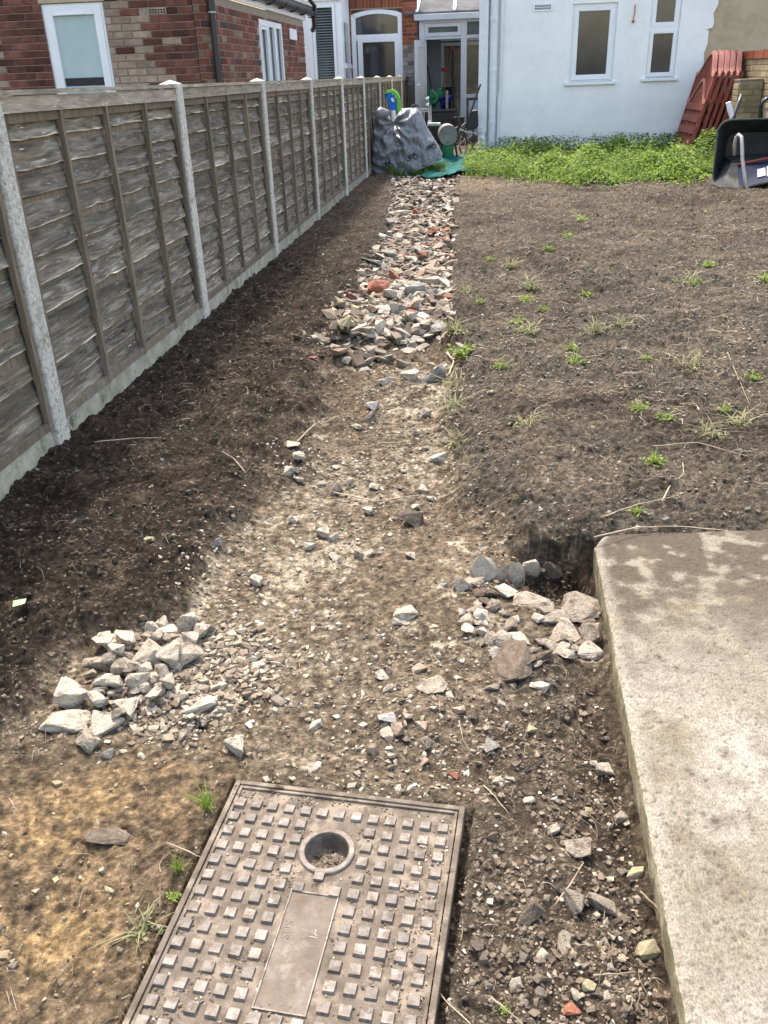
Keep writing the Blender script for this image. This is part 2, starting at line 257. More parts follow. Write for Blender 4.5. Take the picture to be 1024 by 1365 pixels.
def Hf(x, y, fine=True):
    x = np.asarray(x, float); y = np.asarray(y, float)
    pm, l, r = masks(x, y)
    z = .025+.02*sst(-.9, -1.5, x)*sst(1.4, 2.0, y)+.015*fbm(x, y, 1.1, 3, 1)
    z = z+.03*sst(.0, .25, x)*sst(2.25, 2.45, y)                                   # right soil banks up to the slab
    dep = np.interp(y, [0, 1.2, 2.2, 3, 4.3, 4.72, 4.95, 6, 9, 12.5, 13.5], [.045, .045, .055, .075, .105, .115, .055, .065, .085, .06, .02])
    z = z-dep*pm
    z = z+.05*gauss(x, y, -.30, 5.2, .25, .35)*0
    # holes and humps read off the picture
    z = z-.075*sst(1.35, .1, np.hypot((x-.26)/.17, (y-2.17)/.13)+.5*fbm(x, y, .07, 3, 33))
    z = z-.05*gauss(x, y, -.625, 1.475, .022, .014)
    z = z+.02*gauss(x, y, -.16, 1.55, .10, .07)+.022*gauss(x, y, .16, 1.72, .07, .06)-.03*gauss(x, y, .27, 1.45, .06, .5)
    z = z+.018*gauss(x, y, .13, 1.12, .10, .10)+.02*gauss(x, y, .20, .92, .07, .06)-.02*gauss(x, y, -.06, 1.38, .1, .05)
    z = z-.05*gauss(x, y, -1.50, 2.45, .10, .16)                                    # scoop beside the nearest post
    # manhole: earth cut away under it, packed just below its rim
    a, b = manhole_local(x, y); ins = np.minimum(np.minimum(a+.012, .483-a), np.minimum(b+.012, 2.0-b))
    z = np.where(ins > 0, np.minimum(z, -.035), z); near = sst(-.10, 0, ins)*(ins <= 0); z = z*(1-near)+near*(-.002+.25*z)
    # far grass rises to the houses
    if not fine: return z
    path = pm; rough = 1-.62*path*sst(4.6, 3.2, y)*(1-.6*sst(.05, .2, x)*sst(2.2, 1.6, y))
    tr = np.clip(fbm(x, y, .55, 2, 77)*1.6+.45, 0, 1)*path*sst(2.6, 2.2, y)*sst(-.05, -.25, x)   # trodden smooth
    rough = rough*(1-.65*tr)
    d1, d2, q = worley(x+.02*perlin(x*20, y*20, 9), y+.02*perlin(x*20+7, y*20, 8), .075, 20)
    z = z+rough*(.022*np.clip(1-1.3*d1, 0, 1)*(q > .6)*q+.020*fbm(x, y, .16, 5, 30, .6))
    d1, d2, q = worley(x+.008*perlin(x*60, y*60, 9), y+.008*perlin(x*60+7, y*60, 8), .026, 21)
    z = z+rough*.011*np.sqrt(np.clip(1-1.7*d1, 0, 1))*(q > .55)*(.2+q)*(fbm(x, y, .2, 2, 201)+.55)
    d1, d2, q = worley(x, y, .011, 22)
    z = z+(.35+.65*rough)*.0042*np.clip(1-1.5*d1, 0, 1)*(q > .55)*(.3+q)
    z = z+(.25+.75*rough)*.006*fbm(x, y, .035, 4, 31, .7)
    # scrape marks left by a shovel / tyre
    u = x*.55+y*.83; vv = -x*.83+y*.55
    st = gauss(x, y, -.17, 1.93, .16, .22)+gauss(x, y, -.12, 1.62, .05, .06)+gauss(x, y, -.65, 1.02, .12, .25)
    z = z+.0022*np.clip(st, 0, 1)*np.sin(vv*2*np.pi/.016+3*perlin(x*8, y*8, 3))
    return z
def ground_col(x, y, z):
    pm, l, r = masks(x, y)
    n1 = fbm(x, y, .5, 4, 50); n2 = fbm(x, y, .12, 4, 51); n3 = fbm(x, y, .03, 3, 52); n4 = fbm(x, y, .9, 3, 58)
    C = lambda *c: np.array(c)[None, :]
    mix = lambda a, b, t: a+(b-a)*np.clip(t, 0, 1)[:, None]
    right = C(.088, .078, .064)*np.ones((x.size, 1)); left = C(.040, .032, .0255); path = C(.195, .158, .118); chalk = C(.44, .39, .31)
    sand = C(.36, .255, .135); near = C(.098, .079, .060); pale = C(.17, .140, .108)
    c = right*1.0
    c = mix(c, pale, sst(.05, .5, n1)*.5+sst(9.5, 12, y)*sst(1.2, -.2, x)*.9)
    c = mix(c, C(.048, .038, .030), sst(.0, .4, -n4-.4*n1)*.65)
    c = mix(c, C(.145, .122, .095), sst(.15, .45, fbm(x, y*1.6, .7, 4, 205))*.6)
    c = mix(c, left, sst(-.3, -.75, x-.25*n1)*sst(9., 4., y)*.92+sst(-.6, -.9, x)*.5)
    c = mix(c, C(.085, .066, .05), sst(.15, .45, n2)*sst(-.7, -1.0, x)*.7)
    pcol = mix(np.repeat(path, x.size, 0), C(.085, .063, .045), sst(-.05, .40, n2+.6*n1)*sst(1.2, 1.6, y))
    pcol = mix(pcol, C(.21, .168, .125), sst(.05, .4, -n1-.3*n2)*.8)
    pcol = mix(pcol, chalk, sst(.10, .42, n2*.8+n4*.8+n3*.35-.12+.25*gauss(x, y, -.5, 1.65, .3, .25)+.25*gauss(x, y, -.4, 2.4, .3, .3)+.3*gauss(x, y, -.3, 3.9, .2, .2))*sst(1.25, 1.5, y)*.8)
    pcol = mix(pcol, C(.095, .074, .055), sst(2.3, 3.2, y)*.62*sst(.45, -.1, n4+n2*.6))
    pcol = mix(pcol, C(.33, .295, .235), sst(-.25, .25, n2+.6*n3+n4*.4)*np.clip(gauss(x, y, -.30, 3.95, .16, .35)+gauss(x, y, -.24, 3.25, .12, .45)+.8*gauss(x, y, -.45, 2.9, .2, .3)+.7*gauss(x, y, -.55, 2.35, .25, .25)+.7*gauss(x, y, -.45, 1.75, .35, .25), 0, 1)*.85)
    pcol = mix(pcol, C(.20, .175, .145), sst(4.7, 5.5, y)*.45)
    c = mix(c, pcol, pm*(1-.8*sst(1.45, 1.2, y))*(1-.75*sst(-.02, .12, x)*sst(2.0, 1.8, y)))
    nb = sst(1.42, 1.22, y+.08*n1)
    c = mix(c, C(.19, .145, .10), nb*sst(-.38, -.5, x))
    c = mix(c, C(.075, .058, .044), nb*gauss(x, y, -.50, 1.02, .07, .3)*.6)
    sm = (gauss(x, y, -.80, 1.16, .12, .10)+gauss(x, y, -.68, 1.30, .09, .07)*.7+gauss(x, y, -.72, .93, .11, .10)*1.1+gauss(x, y, -.60, 1.18, .05, .05)*.5)
    c = mix(c, sand, sm*.95*sst(-.40, .30, n2+.6*n3+.05)*sst(-.38, -.50, x))
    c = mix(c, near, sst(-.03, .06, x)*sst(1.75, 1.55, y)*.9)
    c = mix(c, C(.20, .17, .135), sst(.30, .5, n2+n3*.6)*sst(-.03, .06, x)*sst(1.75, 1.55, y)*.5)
    c = mix(c, C(.030, .022, .017), gauss(x, y, .25, 2.18, .15, .12)*1.3)  # shade inside the pit, painted into the soil colour
    c = mix(c, C(.040, .030, .022), gauss(x, y, .29, 1.35, .05, .6)*.55*sst(-.2, .3, n2+.3))  # contact shadow along the foot of the slab, painted on the earth
    c = mix(c, C(.03, .022, .016), gauss(x, y, -.625, 1.475, .03, .02))  # painted shade of the small hole under the flat stone
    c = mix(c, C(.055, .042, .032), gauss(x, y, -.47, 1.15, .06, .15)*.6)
    # specks of grit and crumbs of chalk
    d1, d2, q = worley(x, y, .012, 60); den = .90-.20*pm*sst(1.2, 1.5, y)
    sp = (q > den+.06)*sst(.36, .2, d1); c = mix(c, C(.36, .32, .26), sp*.5*sst(-.3, .3, n2))
    d1, d2, q = worley(x, y, .006, 61); sp = (q > .95-.10*pm)*sst(.45, .3, d1); c = mix(c, C(.30, .26, .21), sp*.6)
    c = c*(1+.95*n3+.5*n2)[:, None]*.88*np.array([[1.02, 1.0, .95]])
    return np.clip(c, .006, .9)
def build_ground():
    nc, nr = 700, 1010
    ys = .62*np.exp(np.linspace(0, 1, nr)**.985*math.log(16.2/.62))
    s = np.linspace(0, 1, nc)
    XL = np.maximum(-1.78, -.72-.42*ys); XR = .55+.345*ys
    X = XL[:, None]+(XR-XL)[:, None]*s[None, :]
    ex = np.array([60, 30, 12, 6, 4, 3]+[2.4-.06*k for k in range(40)]); X = np.concatenate([XL[:, None]-ex[None, :], X, XR[:, None]+ex[::-1][None, :]], 1)
    Y = np.repeat(ys[:, None], X.shape[1], 1)
    def extra(y, row): return row[None, :], np.full((1, X.shape[1]), y)
    pre = [(-60, X[0]), (-8, X[0]), (-2, X[0]), (0, X[0]), (.3, X[0]), (.5, X[0])]; post = [(17, X[-1]), (20, X[-1]), (30, X[-1]), (80, X[-1]), (250, X[-1])]
    X2 = np.concatenate([p[1][None, :] for p in pre]+[X]+[p[1][None, :] for p in post]); Y2 = np.concatenate([np.full((1, X.shape[1]), p[0]) for p in pre]+[Y]+[np.full((1, X.shape[1]), p[0]) for p in post])
    x, y = X2.ravel(), Y2.ravel(); z = Hf(x, y)
    und = (x > .36)*(y < 2.27); z = np.where(und, np.minimum(z, -.06), z)
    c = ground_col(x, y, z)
    n, m = X2.shape; idx = np.arange(n*m).reshape(n, m)
    F = np.stack([idx[:-1, :-1], idx[:-1, 1:], idx[1:, 1:], idx[1:, :-1]], -1).reshape(-1, 4)
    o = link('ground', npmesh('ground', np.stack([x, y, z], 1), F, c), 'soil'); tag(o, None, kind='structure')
build_ground()
def gz(x, y): return float(Hf(np.array([x]), np.array([y]))[0])
# ------------------------------------------------------------------ concrete slab
def build_slab():
    p00, p01, p10 = np.array([.2880, -.6]), np.array([.3405, 2.30]), None
    na, nb = 260, 420
    ta = np.concatenate([np.linspace(0, .12, 60, endpoint=False), np.linspace(.12, 1, na-60)])*2.6; tb = np.linspace(0, 1, nb)
    yb = -.6+(2.9)*(1-(1-tb)**1.0); yb = np.sort(np.concatenate([np.linspace(-.6, .7, 40, endpoint=False), np.linspace(.7, 2.30, nb-40)]))
    A, B = np.meshgrid(ta, yb); 
    x0 = np.interp(B, [-.6, 2.30], [.288, .3405])
    edge = .006*fbm(A*0, B, .25, 4, 5)+.004*fbm(A*0, B, .035, 4, 6, .65)
    cor = .03*sst(2.22, 2.30, B)*sst(.08, 0, A)
    X = x0+A+edge*sst(.25, 0, A)+cor; Y = B+(A*.125)*sst(1.2, 2.30, B)-.006*sst(.1, 0, A)
    Y = Y+(.012*fbm(A, B*0, .2, 4, 7))*sst(2.0, 2.30, B)
    rnd = .007*(1-sst(0, .012, A))**2*(1+.9*fbm(A*0, B, .05, 3, 98))+.008*(1-sst(0, .02, 2.30-B))**2
    n = fbm(X, Y, .6, 3, 90); n2 = fbm(X, Y, .05, 4, 91, .6)
    d1, d2, q = worley(X, Y, .016, 92)
    pits = (q > .90-.12*sst(-.2, .4, n))*sst(.38, .15, d1+.15*n2)
    z = .052+.004*n+.0016*n2-.0022*pits-rnd*(1+.6*fbm(X, Y, .04, 3, 94))
    # brushed ridges running across
    z = z+.0007*np.sin((X*.8+Y*.6)*2*np.pi/.013+4*fbm(X, Y, .08, 2, 95))*sst(-.2, .3, fbm(X, Y, .4, 2, 96)+.2)
    nr, ncol = A.shape
    C = lambda *c: np.array(c)[None, :]
    x, y = X.ravel(), Y.ravel(); mix = lambda a, b, t: a+(b-a)*np.clip(t, 0, 1)[:, None]
    a1 = fbm(x, y, .30, 4, 100); a2 = fbm(x, y, .07, 4, 101); a3 = fbm(x, y, .015, 3, 102)
    c = mix(C(.31, .285, .232)*np.ones((x.size, 1)), C(.48, .46, .41), sst(-.2, .4, a1+.5*a2))
    c = mix(c, C(.15, .12, .088), sst(-.05, .4, a2+a1*.6-.05)*.5)
    c = mix(c, C(.20, .165, .12), sst(.1, .4, fbm(x, y, .16, 5, 111, .65))*.6)
    far = sst(1.45, 2.15, y+.25*a1); c = mix(c, C(.105, .082, .062), far*sst(-.30, .12, a2*1.1+a1*.8+.10)*.95)
    c = mix(c, C(.10, .075, .055), gauss(x, y, .42, 1.95, .12, .1)*sst(-.1, .3, a2)*.8)
    c = mix(c, C(.44, .41, .355), sst(.035, .0, A.ravel())*.65)
    c = mix(c, C(.09, .072, .052), (pits.ravel())*.55)
    for cx, cy, rr in ((.42, 1.70, .022), (.45, 1.66, .016), (.44, 1.20, .012), (.52, 1.03, .01), (.39, 1.47, .01), (.60, 1.30, .02)):
        c = mix(c, C(.05, .042, .034), gauss(x, y, cx, cy, rr, rr*.7)*sst(-.25, .1, a3+a2)*.9)
    d1, d2, q = worley(x, y, .008, 103); c = mix(c, C(.12, .10, .075), (q > .86)*sst(.4, .2, d1)*.7)
    c = mix(c, C(.33, .29, .19), sst(.25, .5, fbm(x, y, .2, 3, 110))*.35)
    c = c*(1+.28*a3)[:, None]*.74
    V = [np.stack([x, y, z.ravel()], 1)]; cols = [np.clip(c, .01, .9)]
    idx = np.arange(nr*ncol).reshape(nr, ncol); F = [np.stack([idx[:-1, :-1], idx[:-1, 1:], idx[1:, 1:], idx[1:, :-1]], -1).reshape(-1, 4)]
    # side faces: left edge and far edge go down with roughness
    def side(ring, nx, ny, flip):
        base = V[0][ring]; k = 14; off = sum(len(v) for v in V); layers = []
        for j in range(k+1):
            dz = j/k*.16; q = base.copy(); q[:, 2] = base[:, 2]-dz
            ww = .004*fbm(base[:, 0]*3+base[:, 1], q[:, 2]*2, .05, 4, 120)+.002*(j > 0)
            q[:, 0] += nx*ww*(j > 0)+nx*-.01*(j/k); q[:, 1] += ny*ww*(j > 0); layers.append(q)
        L_ = np.concatenate(layers); V.append(L_)
        cc = C(.215, .195, .125)*np.ones((len(L_), 1)); nn = fbm(L_[:, 0]*2+L_[:, 1], L_[:, 2], .06, 4, 121)
        cc = mix(cc, C(.36, .335, .25), sst(-.1, .4, nn)); cc = mix(cc, C(.10, .085, .055), sst(0, -.07, L_[:, 2])*.7+sst(.15, .5, -nn)*.5); cols.append(cc)
        ii = off+np.arange((k+1)*len(ring)).reshape(k+1, len(ring)); f = np.stack([ii[:-1, :-1], ii[:-1, 1:], ii[1:, 1:], ii[1:, :-1]], -1).reshape(-1, 4)
        F.append(f[:, ::-1] if flip else f)
    side(idx[:, 0], -1, 0, False); side(idx[-1, :], 0, 1, False)
    o = link('concrete_slab', npmesh('concrete_slab', np.concatenate(V), np.concatenate(F), np.concatenate(cols)), 'slab')
    tag(o, 'raised pale rough concrete slab with a straight left edge beside the manhole', 'slab')
build_slab()
# ------------------------------------------------------------------ timber fence
FX = -1.593; FY = lambda n: 2.916+1.934*n; FTOP = 1.283
fence = thing('fence', 'weathered grey timber fence of overlapping slats between concrete posts along the left side', 'fence', (0, 0, 0))
def post_mesh():
    b = MB(); a, d, h = 0, .095, FTOP
    vs = []; fs = []; K = 16
    for k in range(K+1):
        z = -.25+(h+.25)*k/K
        for (x, y) in ((-.095, 0), (-.006, 0), (0, .006), (0, .089), (-.006, .095), (-.095, .095)): vs.append((x+random.uniform(-.0012, .0012), y+random.uniform(-.0012, .0012), z))
    for k in range(K):
        for j in range(6): fs.append((k*6+j, k*6+(j+1) % 6, (k+1)*6+(j+1) % 6, (k+1)*6+j))
    vs.append((-.047, .047, h+.020)); t = len(vs)-1
    for j in range(6): fs.append((K*6+j, K*6+(j+1) % 6, t))
    return b.add(vs, fs).mesh('concrete_post')
pm_ = post_mesh()
for n in range(-1, 10): link('concrete_post', pm_, 'concrete_post', fence, (FX, FY(n), 0))
def slat_mesh(Ln, seed, hh=.118):
    rr = random.Random(seed); n = 26; V = []; Cc = []; F = []
    ph = [rr.uniform(0, 6) for _ in range(4)]
    for i in range(n+1):
        y = Ln*i/n; wv = .003*math.sin(y*2.1+ph[0])+.0016*math.sin(y*7+ph[1])+.001*math.sin(y*19+ph[2])+rr.uniform(-.0012, .0012)
        if rr.random() < .08: wv += rr.uniform(.002, .008)
        bow = .004*math.sin(y*3.1+ph[3])+rr.uniform(-.0008, .0008)
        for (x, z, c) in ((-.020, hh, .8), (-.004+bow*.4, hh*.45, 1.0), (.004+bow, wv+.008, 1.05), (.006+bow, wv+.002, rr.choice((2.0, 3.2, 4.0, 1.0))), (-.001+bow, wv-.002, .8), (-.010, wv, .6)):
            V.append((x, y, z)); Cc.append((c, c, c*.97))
    m = 6
    for i in range(n):
        for j in range(m-1): F.append((i*m+j, i*m+j+1, (i+1)*m+j+1, (i+1)*m+j))
    return npmesh('slat', V, F, np.array(Cc), False, 'edge')
slatv = [slat_mesh(1.835, k) for k in range(12)]
bat = MB(); 
for k in range(12):
    pass
def batten_mesh(sd):
    rr = random.Random(sd); b = MB(); K = 10; vs = []; fs = []; ph = rr.uniform(0, 6)
    for k in range(K+1):
        z = .125+k/K*1.085; o = .003*math.sin(k*.5+ph)
        for (x, y) in ((0, -.011), (.021, -.010), (.023, .010), (0, .012)): vs.append((x+rr.uniform(-.001, .001), y+o+rr.uniform(-.001, .001), z))
    for k in range(K):
        for j in range(4): fs.append((k*4+j, k*4+(j+1) % 4, (k+1)*4+(j+1) % 4, (k+1)*4+j))
    fs.append((0, 3, 2, 1)); fs.append(tuple(K*4+j for j in range(4)))
    return b.add(vs, fs).mesh('batten')
batv = [batten_mesh(k) for k in range(4)]
gbm = MB()
def gravel_mesh():
    n = 40; V = []; F = []; ph = .7
    for i in range(n+1):
        y = 1.835*i/n
        for (x, z) in ((-.045, -.25), (-.045, .122), (-.012, .128), (-.008, .118), (-.006, .05), (-.006, -.25)): V.append((x+.0015*math.sin(y*31+z*40), y, z+.002*math.sin(y*23+x*100)))
    for i in range(n):
        for j in range(5): F.append((i*6+j, i*6+j+1, (i+1)*6+j+1, (i+1)*6+j))
    return npmesh('gravel_board', V, F, None, False)
gb_ = gravel_mesh()
railm = MB().box(0, .024, 0, 1.835, -.052, 0).mesh('top_rail'); capm = MB().box(-.05, .032, 0, 1.837, .003, .019).mesh('cap_strip'); under = MB().box(0, .010, 0, 1.835, -.085, -.0535).mesh('under_rail'); footm = MB().box(0, .018, 0, 1.835, 0, .03).mesh('foot_rail')
for me_ in (railm, capm, under, footm):
    me_.materials.append(G_['rail'] if me_ is railm or me_ is capm else G_['batten'])
for n in range(-1, 9):
    y0 = FY(n)+.0965
    o = link('gravel_board', gb_, 'gravel_board', fence, (FX-.012, y0, .0))
    bk = MB().box(-.06, -.05, 0, 1.835, .12, 1.25)
    pn = ob('fence_panel', bk, 'batten', fence, loc=(FX, y0, 0))
    ns = 11; e = (1.225-.135)/ns
    for k in range(ns):
        link('slat', slatv[(k*5+n*7+k*k) % 12], 'slat', pn, (-.040+random.uniform(-.0015, .0015), 0 if random.random() < .5 else 0, .135+k*e+random.uniform(-.004, .004)), (random.uniform(-.0035, .0035), 0, 0))
    for k in range(5):
        yy = (.014, .455, .915, 1.375, 1.82)[k]+random.uniform(-.012, .012)*(0 < k < 4)
        link('batten', batv[(k+n) % 4], 'batten', pn, (-.034, yy, 0), (0, 0, 0))
    link('top_rail', railm, None, pn, (-.034, 0, 1.262), (random.uniform(-.003, .003), 0, 0)); link('cap_strip', capm, None, pn, (-.034, -.001, 1.262)); link('under_rail', under, None, pn, (-.034, 0, 1.262)); link('foot_rail', footm, None, pn, (-.034, 0, .128))
# ------------------------------------------------------------------ generic building bits
def wall_holes(b, x0, x1, z0, z1, y, th, holes):
    xs = sorted({x0, x1, *[h[0] for h in holes], *[h[1] for h in holes]}); zs = sorted({z0, z1, *[h[2] for h in holes], *[h[3] for h in holes]})
    for i in range(len(xs)-1):
        for j in range(len(zs)-1):
            cx, cz = (xs[i]+xs[i+1])/2, (zs[j]+zs[j+1])/2
            if any(h[0] < cx < h[1] and h[2] < cz < h[3] for h in holes): continue
            b.box(xs[i], xs[i+1], y, y+th, zs[j], zs[j+1])
    return b
def frame_bars(b, x0, x1, z0, z1, y, w_, d):
    b.box(x0, x0+w_, y, y+d, z0, z1); b.box(x1-w_, x1, y, y+d, z0, z1)
    b.box(x0+w_, x1-w_, y, y+d, z1-w_, z1); b.box(x0+w_, x1-w_, y, y+d, z0, z0+w_); return b
def window(parent, x0, x1, z0, z1, y, lights, mat='upvc', pane='glass', fw=.045, sill=None):
    """lights: (x0,x1,z0,z1,sash width) of each light"""
    b = frame_bars(MB(), x0, x1, z0, z1, y, fw, .07)
    wn = ob('window', b, mat, parent, bevel=.004)
    for (a, c, d, e, s_) in lights:
        sb = frame_bars(MB(), a, c, d, e, y-.012, s_, .05)
        sb = frame_bars(sb, a+s_*.72, c-s_*.72, d+s_*.72, e-s_*.72, y+.006, s_*.32, .02)
        ob('sash', sb, mat, wn, bevel=.003)
        ob('pane', MB().box(a+s_-.003, c-s_+.003, y+.018, y+.03, d+s_-.003, e-s_+.003), pane, wn)
    if sill: ob('sill', MB().box(sill[0], sill[1], y-.07, y+.06, sill[2]-.045, sill[2]), mat, wn, bevel=.006)
    return wn
bmesh_cache = {}
def brick_mesh(L_, axis=0):
    k = (round(L_, 3), axis)
    if k not in bmesh_cache:
        h = .0325; l = L_/2; e = .004
        f = [(-l+e, 0, -h+e), (l-e, 0, -h+e), (l-e, 0, h-e), (-l+e, 0, h-e)]; m = [(-l, e, -h), (l, e, -h), (l, e, h), (-l, e, h)]; bk = [(-l, .03, -h), (l, .03, -h), (l, .03, h), (-l, .03, h)]
        me = MB().add(f+m+bk, [(0, 1, 2, 3)]+[(j, j+4, (j+1) % 4+4, (j+1) % 4) for j in range(4)]+[(j+4, j+8, (j+1) % 4+8, (j+1) % 4+4) for j in range(4)]).mesh('brick')
        bmesh_cache[k] = me
    return bmesh_cache[k]
def brick_obj(parent, L_, loc, mat, rotz=0):
    me = brick_mesh(L_); o = bpy.data.objects.new('brick', me); COL.objects.link(o); o.location = loc; o.rotation_euler = (random.uniform(-.01, .01), random.uniform(-.006, .006), rotz); o.parent = parent
    if not me.materials: me.materials.append(None)
    o.material_slots[0].link = 'OBJECT'; o.material_slots[0].material = G_[mat]; return o
# ------------------------------------------------------------------ red-brick house behind the fence
bh = thing('brick_house', 'red-brick house with white windows and black guttering standing behind the fence', 'house', (-3.2, 10.8, 0))
def loc_(v): return (v[0]+3.2, v[1]-10.8, v[2])
class MBH(MB):
    def build(s, name, mat, parent=bh, **k):
        s.v = [loc_(v) for v in s.v]; return ob(name, s, mat, parent, **k)
BY = 10.8; wx0, wx1, wz0, wz1 = -5.012, -4.288, .95, 2.135
b = MBH(); wall_holes(b, -8, -3.26, -.1, 3.2, BY+.012, .25, [(wx0, wx1, wz0, wz1)]); b.build('wall', 'mortar')
# front bricks, one object each where they show
for r_ in range(27):
    z = .07+(r_+13)*.075
    if z > 2.36 or z < 1.18: continue
    off = .112 if r_ % 2 else 0
    x = -5.9+off
    while x-.1075 < -3.30:
        a, c = x-.1075, x+.1075
        if not (c > wx0-.005 and a < wx1+.005 and z < wz1+.03):
            vent = abs(x-(-3.66)) < .12 and abs(z-2.02) < .035
            buffz = (wx1 < x < wx1+.50-.13*(r_ % 2)-.12*(z-1.2)*0) or (x < -5.66 and z < 1.9) or (z > 2.17 and x < -4.0)
            if random.random() < .16 and wx1 < x < wx1+.75: buffz = not buffz
            if vent: ventloc = (x, z)
            else:
                c2 = min(c, -3.262); brick_obj(bh, .215 if c2 == c else round(c2-a, 2), loc_(((a+c2)/2, BY, z)), 'brick_buff' if buffz else 'brick')
        elif z < wz1+.03:            # closers either side of the window
            if a < wx0-.04: brick_obj(bh, round(wx0-.01-a, 2), loc_(((a+wx0-.01)/2, BY, z)), 'brick')
            if c > wx1+.04: brick_obj(bh, round(c-wx1-.01, 2), loc_(((c+wx1+.01)/2, BY, z)), 'brick_buff')
        x += .225
vm = MBH(); vx, vz = -3.66, 2.02; vm.box(vx-.105, vx+.105, BY-.004, BY+.02, vz-.033, vz+.033); vo = vm.build('air_vent', 'brick_buff')
vm = MBH()
for i in range(6):
    for j in range(2): vm.box(vx-.09+i*.032, vx-.07+i*.032, BY-.006, BY-.0045, vz-.022+j*.024, vz-.006+j*.024)
vm.build('vent_hole', 'dark', vo); 
for me_o in [o for o in bpy.data.objects if o.name.startswith('vent_hole')]: me_o['kind'] = 'stuff'
b = MBH(); b.box(wx0-.02, wx1+.03, BY-.003, BY+.02, wz1+.006, wz1+.10); b.build('lintel', 'beige_render')
wn = window(bh, wx0+3.2, wx1+3.2, wz0, wz1, BY+.02-10.8, [(wx0+3.2+.03, wx1+3.2-.03, wz0+.04, wz1-.03, .088)], pane='frost', fw=.04)
b = MBH(); b.box(wx0+.117, wx1-.117, BY+.0365, BY+.0375, 1.30, 1.385); b.build('blind_gap', 'ink', bh)
b = MBH(); b.box(wx0+.18, wx1-.22, BY+.0, BY+.008, wz1-.115, wz1-.10); b.build('trickle_vent', 'upvc', bh)
# chamfer and long side wall running away
SX = -3.036
def brick_sheet(name, parent, p0, ud, width, z0, z1, cols, seed=1, holes=(), L_=.225, ch=.075, mat='brickvc', off=(0, 0, 0), soldier=False, out=None):
    """many small far bricks as real proud pieces in one mesh"""
    rr = random.Random(seed); ud = Vector(ud).normalized(); nrm = Vector(out) if out else ud.cross(Vector((0, 0, 1))); V = []; F = []; Cc = []
    nz = int((z1-z0)/ch)
    for r_ in range(nz):
        z = z0+r_*ch; u = -(L_/2 if r_ % 2 and not soldier else 0)
        while u < width:
            a, c = max(0, u+.005), min(width, u+L_-.005); u += L_
            if c-a < .03: continue
            if any(h[0] < (a+c)/2 < h[1] and h[2] < z+ch/2 < h[3] for h in holes): continue
            col = cols[rr.choices(range(len(cols)), [3, 2, 1, 1][:len(cols)])[0]]; k = rr.uniform(.75, 1.25); o = len(V)
            for d in (.0, .008):
                e = 0 if d == 0 else .003
                for (uu, zz) in ((a+e, z+.005+e), (c-e, z+.005+e), (c-e, z+ch-.005-e), (a+e, z+ch-.005-e)):
                    p = Vector(p0)+ud*uu+nrm*d+Vector(off); V.append((p.x, p.y, zz)); Cc.append([q*k for q in col])
            F += [(o+4, o+5, o+6, o+7)]+[(o+j, o+(j+1) % 4, o+(j+1) % 4+4, o+j+4) for j in range(4)]
    ob_ = link(name, npmesh(name, V, F, np.array(Cc), False), mat, parent); ob_['kind'] = 'stuff'; return ob_
G_['brickvc'] = M('far_brick', [(.8, .8, .8), (1.15, 1.15, 1.15)], 25, .9, .4, 90, vcol='Col')
RED = [(.15, .052, .035), (.20, .075, .05), (.09, .042, .034), (.20, .14, .10)]
ORG = [(.21, .058, .026), (.25, .075, .035), (.16, .045, .025)]
sw0, sw1 = 13.0, 14.45
b = MBH()
for (ya, yb, za, zb) in ((11.0, sw0, -.1, 2.16), (sw1, 16.3, -.1, 2.16), (sw0, sw1, -.1, .95), (sw0, sw1, 2.03, 2.16)): b.box(SX-.25, SX-.012, ya, yb, za, zb)
b.prism([(-3.25, BY+.012, -.1), (SX-.012, 11.0, -.1), (SX-.2, 11.0, -.1), (-3.25, BY+.2, -.1)], (0, 0, 2.5)); b.build('wall', 'mortar')
brick_sheet('side_bricks', bh, (SX+3.2-.012, 11.0-10.8, 0), (0, 1, 0), 5.3, 1.17, 2.13, RED, 3, [(sw0-11.0, sw1-11.0, .9, 2.03)], out=(1, 0, 0))
brick_sheet('corner_bricks', bh, (.0-.05+.0, .01, 0), (.214, .19, 0), .285, 1.17, 2.36, RED, 4, L_=.14)
# side casement window (three narrow lights, plane X = const)
def sidewin():
    b = MB(); y0, y1, z0, z1 = sw0-10.8, sw1-10.8, .95, 2.03; x = SX+3.2
    def bar(a, c, d, e, dx=0): b.box(x-.07, x+.0+dx, a, c, d, e)
    for yy in (y0, y0+.46, y0+.93, y1-.06): bar(yy, yy+.06, z0, z1, .008)
    bar(y0, y1, z1-.07, z1, .004); bar(y0, y1, z0, z0+.07, .004); bar(y0+.07, y0+.40, z1-.12, z1-.08, .012)
    wn = ob('window', b, 'upvc', bh)
    for k in range(3): ob('pane', MB().box(x-.035, x-.025, y0+.06+k*.465, y0+.46+k*.465, z0+.07, z1-.07), 'glass', wn)
    for k in range(3):
        for s_ in (0, .34): ob('sash', MB().box(x-.02, x+.016, y0+.065+k*.465+s_, y0+.10+k*.465+s_, z0+.07, z1-.07), 'upvc', wn)
sidewin()
b = MBH(); b.box(SX-.02, SX+.016, 11.1, 16.4, 2.165, 2.33); b.build('fascia', 'upvc')
b = MBH(); b.box(SX+.004, SX+.02, 15.0, 15.55, 1.85, 2.0); b.build('white_patch', 'upvc')
gut = MBH()
gp = []
for k in range(9):
    a = math.pi*(k/8); gp.append((SX+.085+.062*math.cos(a), 11.0, 2.30-.062*math.sin(a)))
gp2 = [(p[0]*.0+SX+.085+(p[0]-SX-.085)*.88, p[1], 2.30+(p[2]-2.30)*.88) for p in gp[::-1]]
gut.prism(gp+gp2, (0, 5.95, 0)); gu = gut.build('gutter', 'black_plastic')
b = MBH()
